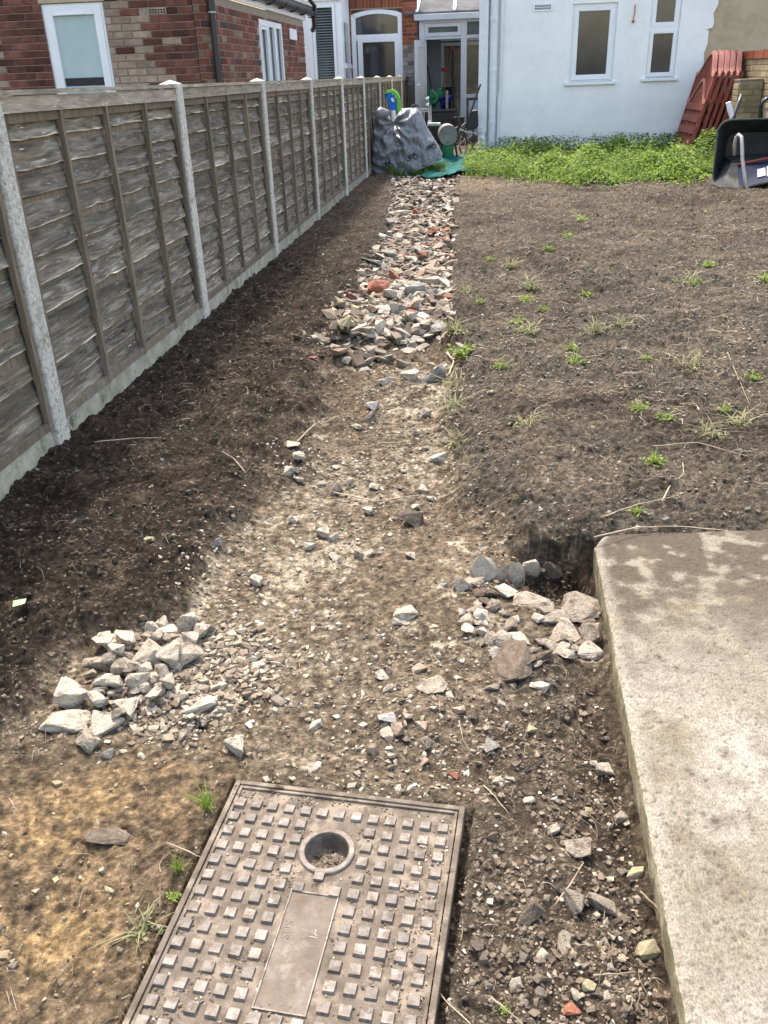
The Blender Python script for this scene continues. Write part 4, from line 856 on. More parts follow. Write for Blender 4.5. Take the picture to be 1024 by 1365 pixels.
b = MB(); vs = []; fs = []; prof = ((RIN, 0.001), (RIN+.001, .0050), (RIN+.002, .0056), (ROUT-.002, .0056), (ROUT, .0045), (ROUT+.001, 0.0005))
for r_, z_ in prof:
    for k in range(48):
        a = 2*math.pi*k/48; vs.append((RC[0]+r_*math.cos(a), RC[1]+r_*math.sin(a), z_))
for j in range(len(prof)-1):
    for k in range(48): fs.append((j*48+k, j*48+(k+1) % 48, (j+1)*48+(k+1) % 48, (j+1)*48+k))
b.add(vs, fs); b.box(RC[0]-.009, RC[0]+.009, RC[1]-ROUT-.014, RC[1]-ROUT+.002, .0003, .0052); ob('keyhole_ring', b, 'iron_worn', mh, smooth=False)
# rim of the cover and the frame round it
def bars(b, w_, d, z0, z1, gap=0):
    x0, x1, y1, y0 = gap, MWd-gap, -gap, -MLn
    b.box(x0, x0+w_, y0, y1, z0, z1); b.box(x1-w_, x1, y0, y1, z0, z1); b.box(x0+w_, x1-w_, y1-w_, y1, z0, z1); return b
ob('outer_frame', bars(MB(), .0105, 0, -.03, .0065), 'iron', mh, bevel=.0015)
ob('cover_rim', bars(MB(), .006, 0, -.03, .0045, .0125), 'iron', mh, bevel=.001)
b = MB(); e = .0106
b.add([(-e, -e, 0), (e, -e, 0), (e, e, 0), (-e, e, 0), (-e*.86, -e*.86, .0062), (e*.86, -e*.86, .0062), (e*.86, e*.86, .0062), (-e*.86, e*.86, .0062)], [(4, 5, 6, 7)]+[(j, (j+1) % 4, (j+1) % 4+4, j+4) for j in range(4)])
stm = b.mesh('stud')
for r_ in range(17):
    for c_ in range(13):
        if c_ in (5, 6, 7) and r_ in (1, 2, 3, 4): continue
        if c_ in (5, 6, 7) and 6 <= r_ <= 11: continue
        if c_ == 6 and r_ == 5: continue
        X_, Y_ = .0275+c_*.0336, -.057-r_*.0346
        if -Y_ > MLn-.01: continue
        link('stud', stm, 'iron_worn', mh, (X_+random.uniform(-.0006, .0006), Y_+random.uniform(-.0006, .0006), random.uniform(-.0018, .0002)), (random.uniform(-.02, .02), random.uniform(-.02, .02), random.uniform(-.03, .03)))
nx0, nx1, ny1, ny0 = .188, .270, -.240, -.455
npl = ob('nameplate', MB().box(nx0, nx1, ny0, ny1, .0002, .0012), 'iron_plate', mh)
b = MB(); t_ = .0022
b.box(nx0-t_, nx0, ny0-t_, ny1+t_, .0, .0034); b.box(nx1, nx1+t_, ny0-t_, ny1+t_, .0, .0034); b.box(nx0, nx1, ny1, ny1+t_, 0, .0034); b.box(nx0, nx1, ny0-t_, ny0, 0, .0034)
ob('nameplate_border', b, 'iron_worn', npl)
def text_mesh(txt, size, ext, loc, rotz, mat, parent, name):
    c = bpy.data.curves.new(name, 'FONT'); c.body = txt; c.size = size; c.extrude = ext; c.resolution_u = 2; c.align_x = 'CENTER'
    t = bpy.data.objects.new(name, c); COL.objects.link(t); dg = bpy.context.evaluated_depsgraph_get(); me = bpy.data.meshes.new_from_object(t.evaluated_get(dg))
    bpy.data.objects.remove(t); o = link(name, me, mat, parent, loc, (0, 0, rotz)); o['kind'] = 'stuff'; return o
text_mesh('SUS', .022, .0005, (nx0+.020, -.315, .0014), math.pi/2, 'iron_worn', npl, 'raised_lettering')
text_mesh('IA',   .020, .0004, (nx1-.016, -.315, .0013), math.pi/2, 'iron_worn', npl, 'raised_lettering')
# ------------------------------------------------------------------ stones
import bmesh
def rock_mesh(seed, cuts=12, sub=2, name='stone', jit=.05):
    """broken lump: hull of a few random points, its facets split and roughened"""
    rr = np.random.default_rng(seed); n = 9+seed % 6; P = rr.uniform(-1, 1, (n, 3)); P /= np.maximum(.001, (np.abs(P)**3.2).sum(1)**(1/3.2))[:, None]; P *= rr.uniform(.78, 1.0, (n, 1))
    bm = bmesh.new(); [bm.verts.new(p) for p in P]; r_ = bmesh.ops.convex_hull(bm, input=bm.verts)
    bmesh.ops.delete(bm, geom=[v for v in bm.verts if not v.link_faces], context='VERTS')
    bmesh.ops.bevel(bm, geom=bm.edges[:], offset=.045, segments=1, affect='EDGES', clamp_overlap=True); bmesh.ops.triangulate(bm, faces=bm.faces[:])
    bmesh.ops.subdivide_edges(bm, edges=[e for e in bm.edges if e.calc_length() > .25], cuts=1 if sub < 3 else 2, use_grid_fill=True); bmesh.ops.triangulate(bm, faces=bm.faces[:])
    V = np.array([v.co[:] for v in bm.verts]); V += rr.normal(size=V.shape)*jit*.42; V -= (V.max(0)+V.min(0))/2; V /= np.abs(V).max(0)
    for v, p in zip(bm.verts, V): v.co = p
    bmesh.ops.recalc_face_normals(bm, faces=bm.faces[:]); me = bpy.data.meshes.new(name); bm.to_mesh(me); bm.free(); return me
ROCKS = [rock_mesh(k+5, 12, 3, jit=.05) for k in range(18)]
for me_ in ROCKS: me_.materials.append(None)
nstone = [0]
def stone(px_, py_, wpx, asp=.6, hgt=.5, mat='chalk', label=None, rot=None, group=None, pos=None, tilt=(0, 0), sink=.28, name='stone', cat='stone'):
    if pos is None:
        p = G(px_, py_, -.03); p = G(px_, py_, gz(p.x, p.y)+.3*wpx*hgt*mpp(p)); 
    else: p = Vector((pos[0], pos[1], 0))
    z = gz(p.x, p.y); hw = wpx*mpp((p.x, p.y, z))*.5
    me = ROCKS[random.randrange(len(ROCKS))]; o = bpy.data.objects.new(name, me); COL.objects.link(o)
    o.material_slots[0].link = 'OBJECT'; o.material_slots[0].material = G_[mat]
    o.scale = (hw*1.06, hw*asp*1.3, hw*hgt*1.05); o.location = (p.x, p.y, z+hw*hgt*(1-sink*1.6)+(abs(math.sin(tilt[0]))*hw*asp*.8))
    o.rotation_euler = (tilt[0]+random.uniform(-.25, .25), tilt[1]+random.uniform(-.25, .25), (random.uniform(-.4, .4) if rot is None else rot))
    tag(o, label, cat, group); nstone[0] += 1; return o
N_ = [ # x, y, width px, depth aspect, height aspect, material, tilt, label
 (90, 961, 62, .55, .30, 'chalk', (.1, .1), 'long flat pale stone at the left foot of the chalk stone heap'),
 (141, 968, 46, .7, .42, 'chalk', (0, -.2), 'broad pale stone between the long flat one and the heap'),
 (117, 988, 30, .7, .75, 'conc_lump', (.2, .3), 'pointed pinkish-grey stone standing nearest the sandy patch'),
 (141, 1001, 22, .7, .7, 'chalk', (0, 0), 'small pale stone at the lowest corner of the chalk heap'),
 (96, 925, 40, .8, .78, 'chalk', (.3, 0), 'blocky upright pale stone at the dark soil edge left of the heap'),
 (133, 878, 42, .6, .5, 'conc_lump', (0, .3), 'greyish slab-like stone at the top left of the chalk heap'),
 (198, 878, 44, .8, .85, 'chalk', (.2, .1), 'largest upright pale stone in the middle of the chalk heap'),
 (168, 888, 30, .8, .6, 'chalk', (0, 0), 'rounded pale stone left of the largest upright stone'),
 (165, 945, 38, .7, .5, 'chalk', (.1, .1), 'wide pale stone low in the chalk heap above the small hole'),
 (222, 845, 36, .6, .5, 'chalk', (0, 0), 'pale stone at the upper right of the chalk heap'),
 (136, 829, 18, .9, .9, 'chalk', (0, 0), 'lone pale stone lying on dark soil above the chalk heap'),
 (288, 721, 14, .8, .8, 'grey_lump', (0, 0), 'small round whitish pebble on dark soil at the path edge'),
 (198, 714, 13, .7, .5, 'yellow_lump', (0, 0), 'small yellow-cream pebble on the dark soil'),
 (268, 941, 43, .55, .32, 'chalk', (-.25, 0), 'flat pale stone bridging the small dark hole'),
 (312, 998, 27, .9, .9, 'chalk', (.1, 0), 'lone faceted white stone just above the manhole cover'),
 (340, 776, 18, .8, .9, 'chalk', (0, .3), 'small upright pale stone on the bare path'),
 (421, 966, 18, .7, .5, 'chalk', (0, 0), 'pale stone in the middle of the path below the trodden dust'),
 (413, 1024, 24, .6, .4, 'chalk', (0, .2), 'flat white stone directly behind the manhole cover'),
 (359, 920, 16, .6, .4, 'chalk', (0, 0), 'small flat pale stone on the path right of the hole'),
 (368, 884, 20, .5, .3, 'chalk', (0, 0), 'thin flat pale flake on the pale dusty path'),
 (143, 1114, 56, .55, .22, 'dark_lump', (-.12, .05), 'flat brown concrete fragment lying in the sandy patch'),
 (646, 760, 36, .22, 1.15, 'chalk', (-.15, 0), 'broad thin slab piece standing on edge beside the dark pit'),
 (667, 766, 18, .3, 1.9, 'chalk', (-.1, .1), 'narrow upright slab sliver in the row beside the pit'),
 (685, 768, 28, .25, 1.35, 'chalk', (-.15, .1), 'pointed upright slab piece in the middle of the row by the pit'),
 (708, 768, 26, .3, 1.1, 'chalk', (-.2, -.2), 'rightmost upright slab piece in the row by the pit'),
 (736, 772, 30, .3, .7, 'dark_lump', (-.6, .4), 'dark earthy slab leaning into the pit by the concrete corner'),
 (624, 774, 44, .4, .26, 'conc_lump', (0, 0), 'flat grey slab piece lying left of the upright row'),
 (711, 804, 52, .45, .20, 'conc_lump', (.05, .05), 'long thin flat slab lying below the upright row'),
 (774, 817, 50, .85, .22, 'conc_lump', (.35, .15), 'angular flat slab piece leaning against the concrete slab edge'),
 (742, 824, 36, .7, .3, 'conc_lump', (.1, 0), 'grey angular piece left of the leaning flat slab'),
 (757, 845, 36, .8, .4, 'conc_lump', (.2, .1), 'squarish grey piece below the leaning flat slab'),
 (746, 866, 26, .9, .7, 'conc_lump', (.3, .3), 'blocky piece below the squarish grey piece'),
 (790, 870, 36, .6, .5, 'chalk', (0, .1), 'white rounded stone against the foot of the concrete slab'),
 (676, 884, 60, .95, .28, 'dark_lump', (.12, -.1), 'largest earthy block in the rubble left of the concrete slab'),
 (722, 876, 26, .7, .8, 'dark_lump', (0, .2), 'dark earthy block right of the largest earthy block'),
 (541, 818, 32, .7, .5, 'chalk', (0, .1), 'pale stone on the path left of the grey rubble'),
 (534, 830, 24, .5, .35, 'chalk', (0, 0), 'flat pale stone just below the pale stone on the path'),
 (720, 909, 24, .6, .5, 'chalk', (.1, 0), 'pale stone at the lower edge of the grey rubble'),
 (652, 915, 28, .45, .25, 'conc_lump', (0, 0), 'flat grey flake left of the largest earthy block'),
 (575, 916, 42, .6, .22, 'conc_lump', (.05, 0), 'flat grey-brown slab bedded in the path soil'),
 (516, 955, 24, .6, .5, 'grey_lump', (0, 0), 'bluish grey stone in the rubble above the manhole cover'),
 (560, 963, 18, .7, .5, 'pink_lump', (0, 0), 'orange-brown brick piece beside the bluish grey stone'),
 (771, 1127, 36, .9, .45, 'conc_lump', (0, 0), 'rounded half-buried stone right of the manhole cover'),
 (738, 1106, 18, .8, .6, 'chalk', (0, 0), 'small pale stone left of the rounded half-buried stone'),
 (704, 1218, 42, .45, .5, 'dark_lump', (-.35, -.5), 'long brown stone tilting up out of the soil right of the manhole'),
 (761, 1198, 32, .7, .7, 'conc_lump', (.1, .3), 'craggy pale stone beside a stick near the slab'),
 (802, 1209, 44, .45, .4, 'conc_lump', (0, .45), 'long craggy stone sloping down to the right near the slab'),
 (864, 1267, 30, .85, .6, 'yellow_lump', (.1, -.1), 'angular yellowish stone against the foot of the concrete slab'),
 (848, 1164, 22, .8, .9, 'yellow_lump', (0, 0), 'mossy yellowish stone against the slab above the angular one'),
 (806, 1027, 21, .8, .6, 'chalk', (0, 0), 'oval cream stone near the slab, the higher of two close together'),
 (827, 1089, 18, .8, .9, 'conc_lump', (0, 0), 'round grey stone close beside the slab edge'),
 (792, 1017, 10, .8, .6, 'chalk', (0, 0), 'tiny white pebble next to the oval cream stone'),
 (752, 1262, 19, 1.6, .6, 'conc_lump', (0, 0), 'narrow upright-looking stone in the soil right of the manhole'),
 (724, 1274, 16, .8, .6, 'chalk', (0, 0), 'small cream stone left of the narrow stone'),
 (785, 1314, 18, .7, .5, 'yellow_lump', (0, 0), 'tan pebble near the bottom right of the soil'),
 (768, 1325, 12, 1.2, .5, 'chalk', (0, 0), 'small white pebble beside the tan pebble'),
 (812, 1289, 12, .9, .7, 'chalk', (0, 0), 'small cream pebble above the tan pebble'),
 (687, 1311, 17, .8, .7, 'chalk', (0, 0), 'crumbly cream stone near the lower right corner of the manhole'),
 (635, 1261, 19, 1.1, .8, 'dark_lump', (0, 0), 'dark brown stone beside the right edge of the manhole'),
 (761, 1338, 24, .7, .3, 'red_lump', (0, 0), 'reddish brown flat fragment at the bottom of the picture'),
 (604, 1035, 15, .7, .6, 'red_lump', (0, 0), 'dark red fragment at the top right corner of the manhole'),
 (655, 996, 20, .8, .8, 'chalk', (.2, .4), 'pointed pale stone on the soil between manhole and rubble'),
 (705, 1066, 16, .6, .45, 'chalk', (0, 0), 'small white stone on bare soil right of the manhole corner'),
 (1 *680, 1040, 14, .6, .5, 'chalk', (0, 0), 'small flat stone left of the small white stone'),
 (547, 691, 32, .6, .6, 'dark_lump', (.1, 0), 'dark grey block on the bare path in mid distance'),
 (446, 651, 20, .8, .8, 'conc_lump', (0, 0), 'grey angular stone on the path in mid distance'),
 (430, 711, 18, .8, .8, 'chalk', (0, 0), 'left pale stone of a little pair on the path'),
 (444, 716, 13, .8, .8, 'chalk', (0, 0), 'right smaller stone of a little pair on the path'),
 (547, 741, 14, .7, .7, 'chalk', (0, 0), 'small white stone left of the pit'),
 (581, 608, 32, .6, .5, 'chalk', (0, .2), 'jagged white piece at the right edge of the path'),
 (495, 556, 13, .8, 1.4, 'conc_lump', (0, 0), 'small upright dark-sided stone in the middle of the path'),
 (496, 541, 16, .8, .8, 'grey_lump', (0, 0), 'bluish grey stone behind the small upright stone'),
 (576, 500, 34, .6, .7, 'grey_lump', (.1, .2), 'bluish white lump at the right side of the path'),
 (545, 503, 28, .6, .5, 'chalk', (0, 0), 'white crumbly lump left of the bluish white lump'),
 (515, 508, 24, .6, .5, 'chalk', (0, 0), 'pale crumbly lump furthest left in the white cluster on the path'),
 (654, 524, 12, .7, .5, 'chalk', (0, 0), 'tiny white chip on the right-hand soil'),
 (1*462, 483, 15, .7, .6, 'chalk', (0, 0), 'pale stone on bare soil in front of the rubble bank'),
 (1*503, 384, 34, .6, .7, 'red_lump', (.2, .1), 'large bright orange-red brick fragment in the rubble'),
 (1*523, 369, 18, .7, .9, 'red_lump', (0, .4), 'reddish brick fragment behind the bright orange-red one'),
 (1*468, 392, 16, .7, .9, 'red_lump', (0, .5), 'salmon brick fragment at the left edge of the rubble'),
 (1*455, 431, 16, .7, .7, 'red_lump', (0, 0), 'small orange brick fragment at the front left of the rubble'),
 (1*552, 388, 30, .5, .7, 'grey_lump', (.1, 0), 'dark pointed stone right of the bright brick fragment'),
 (1*490, 438, 20, .8, .9, 'chalk', (0, 0), 'white round lump at the front foot of the rubble bank'),
 (1*568, 375, 42, .35, .35, 'conc_lump', (0, 0), 'long flat grey slab piece at the right of the rubble'),
 (1*563, 342, 14, .7, 1.0, 'red_lump', (0, 0), 'small triangular dark brick piece further back in the rubble'),
 (1*520, 336, 22, .7, .8, 'grey_lump', (0, 0), 'pale bluish round stone in the middle of the far rubble'),
 (1*556, 283, 12, .8, .9, 'red_lump', (0, 0), 'small pinkish red brick bit far up the rubble strip')]
used = []
for t_ in N_:
    o = stone(t_[0], t_[1], t_[2], t_[3], t_[4], t_[5], t_[7], tilt=t_[6]); used.append((t_[0], t_[1], t_[2]))
TONE = dict(chalk='pale cream', conc_lump='grey-brown', dark_lump='dark earthy', grey_lump='grey', yellow_lump='yellowish', pink_lump='pinkish', red_lump='brick-red')
ORD = ['first', 'second', 'third', 'fourth', 'fifth', 'sixth', 'seventh', 'eighth', 'ninth', 'tenth']
def relabel(made, where, tone=True):
    if not made: return
    ss = sorted(m[3] for m in made); xs = sorted(m[1] for m in made); ys = sorted(m[2] for m in made); n = len(made); G2 = {}
    for o, x, y, s_ in made:
        sz = 'small' if s_ <= ss[n//3] else 'large' if s_ > ss[2*n//3] else 'middling'
        ver = 'back' if y <= ys[n//3] else 'front' if y > ys[2*n//3] else 'middle'
        shp = ('flat ' if o.scale.z < .45*o.scale.x else 'blocky ' if o.scale.z > .72*o.scale.x else 'rough ') if tone else ''
        tn = TONE[[k for k in TONE if G_[k] == o.material_slots[0].material][0]]+' ' if tone else ''
        G2.setdefault((sz, tn, shp, ver), []).append((x, o))
    for (sz, tn, shp, ver), L_ in G2.items():
        L_.sort(key=lambda q: q[0])
        for k, (x, o) in enumerate(L_):
            pos = '' if len(L_) == 1 else ', left of two alike' if len(L_) == 2 and k == 0 else ', right of two alike' if len(L_) == 2 else ', '+(ORD[k] if k < 10 else 'eleventh')+' alike from left'
            o['label'] = f'{sz} {tn}{shp}{where} ({ver} part{pos})'.replace(' (', ', ').replace(')', '')
def fill(n, region, size, mats, label, group, tries=60, asp=(.5, .9), hg=(.4, .9), sep=.42, seed=1, lift=0, name='stone'):
    """scatter n separate stones over a picture-shaped patch of ground"""
    rr = random.Random(seed); c = 0; made = []
    for _ in range(n*tries):
        if c >= n: break
        x = rr.uniform(min(p[0] for p in region), max(p[0] for p in region)); y = rr.uniform(min(p[1] for p in region), max(p[1] for p in region)); ins = False
        for i in range(len(region)):
            (x1, y1), (x2, y2) = region[i], region[(i+1) % len(region)]
            if (y1 > y) != (y2 > y) and x < (x2-x1)*(y-y1)/(y2-y1)+x1: ins = not ins
        s_ = rr.uniform(*size) if not callable(size[0]) else size[0](y)*rr.uniform(.6, 1.4)
        if not ins or any(abs(x-a)/(s_+b)+1.6*abs(y-d)/(s_+b) < sep for a, d, b in used): continue
        used.append((x, y, s_)); o = stone(x, y, s_, rr.uniform(*asp), rr.uniform(*hg), rr.choice(mats), label, rot=rr.uniform(0, 3.1), group=group, tilt=(rr.uniform(-.35, .35), rr.uniform(-.35, .35)), name=name)
        o.location.z += lift*mpp(o.location)*s_; c += 1; made.append((o, x, y, s_))
    relabel(made, label)
fill(46, [(118, 870), (215, 828), (285, 835), (250, 880), (215, 940), (150, 960), (120, 930)], (12, 36), ['chalk', 'chalk', 'chalk', 'conc_lump'], 'stone in the chalk heap', 'stones of the chalk heap on the left', lift=.25, seed=2, sep=.34)
fill(16, [(210, 930), (300, 900), (300, 960), (230, 995)], (8, 16), ['chalk'], 'stone below the chalk heap', 'small stones below the chalk heap', seed=3)
fill(40, [(610, 780), (700, 790), (800, 830), (790, 860), (700, 900), (620, 850)], (11, 32), ['conc_lump', 'conc_lump', 'chalk', 'dark_lump', 'conc_lump'], 'piece beside the slab corner', 'broken concrete pieces by the slab corner', seed=4, lift=.05, sep=.33, hg=(.25, .6), asp=(.5, 1.1))
fill(20, [(450, 905), (600, 870), (640, 960), (560, 1030), (460, 1010)], (8, 20), ['conc_lump', 'chalk', 'pink_lump', 'dark_lump'], 'stone behind the manhole cover', 'loose stones behind the manhole cover', seed=5)
fill(20, [(640, 960), (820, 960), (880, 1300), (700, 1350), (630, 1150)], (7, 17), ['conc_lump', 'chalk', 'dark_lump', 'yellow_lump'], 'stone between manhole and slab', 'small stones between manhole and slab', seed=6)
fill(28, [(450, 400), (500, 385), (560, 395), (548, 440), (500, 448), (448, 438)], (9, 22), ['chalk', 'chalk', 'pink_lump', 'yellow_lump'], 'lump in the front rubble bank', 'cream lumps at the front of the rubble strip', seed=7, lift=.25, sep=.34)
fill(70, [(470, 400), (505, 330), (520, 300), (604, 300), (602, 440), (560, 440), (560, 400)], (8, 24), ['conc_lump', 'chalk', 'pink_lump', 'dark_lump', 'grey_lump', 'pink_lump', 'conc_lump', 'red_lump'], 'lump in the middle rubble', 'masonry rubble in the middle of the strip', seed=8, lift=-.04, sep=.33, hg=(.22, .55), asp=(.45, 1.1))
fill(36, [(525, 240), (518, 300), (604, 300), (606, 240)], (6, 13), ['conc_lump', 'chalk', 'grey_lump', 'pink_lump', 'conc_lump'], 'lump in the far rubble', 'small rubble at the far end of the strip', seed=9, sep=.36, hg=(.25, .6), lift=-.03)
fill(26, [(290, 740), (350, 620), (420, 560), (600, 540), (600, 640), (480, 760), (300, 780)], (7, 17), ['chalk', 'chalk', 'conc_lump'], 'stone on the bare path', 'small stones on the bare path', seed=10)
# ------------------------------------------------------------------ pebbles, crumbs, straw (nobody could count these)
ICO_V = None
def pebbles(name, n, sampler, smin, smax, colf, seed, flat=.65, zf=None):
    rr = np.random.default_rng(seed); x, y = sampler(rr, n); n = len(x)
    B = np.array([(-1, -1, -1), (1, -1, -1), (1, 1, -1), (-1, 1, -1), (-1, -1, 1), (1, -1, 1), (1, 1, 1), (-1, 1, 1), (0, 0, 1.25), (1.2, 0, 0), (0, -1.2, 0)])/1.35
    Fi = np.array([(0, 3, 2), (0, 2, 1), (4, 5, 8), (5, 6, 8), (6, 7, 8), (7, 4, 8), (0, 1, 10), (1, 5, 10), (5, 4, 10), (4, 0, 10), (1, 2, 9), (2, 6, 9), (6, 5, 9), (5, 1, 9), (2, 3, 7), (2, 7, 6), (3, 0, 4), (3, 4, 7)])
    s = (smin+(smax-smin)*rr.random(n)**3.2)
    s = s(x, y) if callable(s) else s
    z = Hf(x, y) if zf is None else x*0+zf; a = rr.random(n)*6.28; ca, sa = np.cos(a), np.sin(a)
    P = B[None]*(1+rr.uniform(-.45, .30, (n, 11, 1))+rr.uniform(-.25, .25, (n, 11, 3)))*s[:, None, None]*np.stack([np.ones(n), rr.uniform(.55, 1, n), rr.uniform(flat*.6, flat*1.3, n)], 1)[:, None, :]
    tl = rr.uniform(-.5, .5, n)[:, None]; Pz = P[..., 2]+P[..., 0]*tl
    X = P[..., 0]*ca[:, None]-P[..., 1]*sa[:, None]+x[:, None]; Y = P[..., 0]*sa[:, None]+P[..., 1]*ca[:, None]+y[:, None]; Z = Pz+(z+s*.10)[:, None]
    V = np.stack([X, Y, Z], -1).reshape(-1, 3); F = (np.arange(n)*11)[:, None, None]+Fi[None]; c = np.repeat(colf(rr, x, y), 11, 0)
    o = link(name, npmesh(name, V, F.reshape(-1, 3), c, False), 'pebbles'); return o
def pick(rr, n, pal, w_):
    pal = np.array(pal); return pal[rr.choice(len(pal), n, p=np.array(w_)/sum(w_))]*rr.uniform(.7, 1.2, (n, 1))
def samp(x0, x1, y0, y1, dens, near=0):
    def f(rr, n):
        u = rr.random(n*4); y = y0*(y1/y0)**u if near else y0+(y1-y0)*u; x = rr.uniform(0, 1, n*4); wdt = x1(y)-x0(y); x = x0(y)+wdt*x
        a, b = manhole_local(x, y); ok = (rr.random(n*4) < dens(x, y))*~((a > .0)*(a < .467)*(b > 0)*(b < .8))*~((x > .30)*(y < 2.30))
        return x[ok][:n], y[ok][:n]
    return f
cst = lambda v: (lambda y: np.full_like(y, v)); vxl = lambda y: np.maximum(-1.6, -.6-.5*y); vxr = lambda y: .5+.36*y
CR = [(.28, .235, .175), (.20, .16, .115), (.13, .10, .073), (.09, .068, .05), (.42, .38, .31)]
def dens_all(x, y):
    pm, l, r = masks(x, y); cl = sst(-.35, .35, fbm(x, y, .35, 3, 130)+.3*fbm(x, y, .1, 3, 131)); return np.clip((.25+.75*pm)*(.15+cl)*(1-.6*pm*sst(-.02, -.12, x)*sst(2.6, 2.2, y)*sst(-.3, .1, fbm(x, y, .5, 2, 77)))*(1-.8*sst(-.38, -.48, x)*sst(1.42, 1.28, y)), 0, 1)
tag(pebbles('gravel', 15000, samp(vxl, vxr, .7, 4.2, dens_all, 1), .0012, .0062, lambda rr, x, y: pick(rr, len(x), CR, (1.3, 2.5, 4, 3, .8)), 21), None, kind='stuff')
tag(pebbles('earth_clods', 12000, samp(vxl, vxr, .7, 6.5, lambda x, y: (1-.75*masks(x, y)[0]*(x < 0))*(1-.8*sst(-.38, -.48, x)*sst(1.42, 1.28, y))*sst(-.5, .2, fbm(x, y, .3, 3, 133)), 1), .002, .010, lambda rr, x, y: np.clip(ground_col(x, y, x)*rr.uniform(1.0, 2.2, (len(x), 1)), .006, .3), 22, .8), None, kind='stuff')
CL = [G(px_, py_, -.04) for px_, py_ in ((520, 515), (590, 530), (560, 560), (575, 620), (540, 545), (505, 590), (400, 632), (365, 625), (432, 722), (380, 748), (300, 745), (470, 600), (540, 508), (575, 500), (560, 590), (425, 858), (520, 952), (500, 1048), (290, 780), (560, 905), (590, 560), (610, 1000), (470, 930), (250, 980), (330, 800), (500, 660))]
def dens_cl(x, y):
    d = 0
    for i, g in enumerate(CL): d = d+gauss(x, y, g.x, g.y, .05+.03*(i % 3)+.018*g.y, (.05+.04*g.y))
    return np.clip(d*1.2, 0, 1)
tag(pebbles('chalk_crumbs', 3800, samp(cst(-1.1), cst(.25), 1.25, 4.3, dens_cl, 1), .0012, .010, lambda rr, x, y: pick(rr, len(x), [(.34, .30, .23), (.25, .21, .16), (.42, .38, .31), (.15, .12, .088)], (3, 3, 2, 2)), 27), None, kind='stuff')
def dens_trench(x, y): return masks(x, y)[0]
def dens_rub(x, y): return dens_trench(x, y)*(.10+.9*sst(4.4, 5.2, y+.5*fbm(x, y, .4, 3, 199)))*sst(-.75, .1, fbm(x, y, .35, 3, 198))
tag(pebbles('rubble', 8500, samp(cst(-1.3), cst(-.1), 4.2, 13.2, dens_rub, 1), .008, .058, lambda rr, x, y: pick(rr, len(x), [(.27, .235, .185), (.17, .14, .105), (.38, .34, .28), (.085, .067, .05), (.24, .17, .125), (.24, .225, .20), (.22, .09, .06)], (4, 4, 4, 4, 1.4, 1.3, .4)), 23, .42), None, kind='stuff')
tag(pebbles('heap_crumbs', 2600, samp(lambda y: -.95+0*y, lambda y: -.45+0*y, 1.42, 1.95, lambda x, y: sst(1.15, .2, np.hypot((x+.70)/.26, (y-1.66)/.26)), 0), .003, .016, lambda rr, x, y: pick(rr, len(x), [(.28, .235, .175), (.19, .15, .11), (.36, .32, .25), (.12, .09, .065)], (3, 3, 2, 1.5)), 24), None, kind='stuff')
tag(pebbles('far_clods', 14000, samp(cst(-1.55), lambda y: .6+.36*y, 3.6, 12.5, lambda x, y: (1-.9*masks(x, y)[0])*sst(-.4, .3, fbm(x, y, .8, 3, 134)), 1), .002, .011, lambda rr, x, y: np.clip(ground_col(x, y, x)*rr.uniform(1.1, 2.8, (len(x), 1)), .006, .35), 25, .6), None, kind='stuff')
def mh_samp(rr, n):
    a = rr.random(n*3)*.455+.006; b = rr.random(n*3)*.62+.006; ed = np.minimum(np.minimum(a, .467-a), b)
    k = fbm(a, b, .12, 3, 190)+.35*fbm(a, b, .03, 2, 191); ok = (sst(.05, .0, ed)*.6+sst(.05, .4, k)*.9+.05+.25*sst(.35, .6, b)*sst(.1, .0, a)) > rr.random(n*3)
    ok &= np.hypot(a-RC[0], -b-RC[1]) > .055; ok &= ~((a > .19)*(a < .27)*(b > .24)*(b < .44)*(rr.random(n*3) > .06)); a, b = a[ok][:n], b[ok][:n]
    return MC[0]+a*MEX[0]-b*MEY[0], MC[1]+a*MEX[1]-b*MEY[1]
tag(pebbles('grit_on_cover', 6500, mh_samp, .0006, .0036, lambda rr, x, y: pick(rr, len(x), [(.22, .18, .135), (.14, .11, .08), (.36, .32, .25), (.09, .07, .052)], (3, 3, 1.5, 2)), 28, .6, .004), None, kind='stuff')
def hole_samp(rr, n): a = rr.random(n)*6.28; r = .030*np.sqrt(rr.random(n)); la, lb = RC[0]+r*np.cos(a), -(RC[1]+r*np.sin(a)); return MC[0]+la*MEX[0]-lb*MEY[0], MC[1]+la*MEX[1]-lb*MEY[1]
tag(pebbles('debris_in_keyhole', 260, hole_samp, .0012, .006, lambda rr, x, y: pick(rr, len(x), [(.16, .13, .095), (.09, .07, .05), (.25, .22, .17)], (3, 2, 1)), 29, .6, -.026), None, kind='stuff')
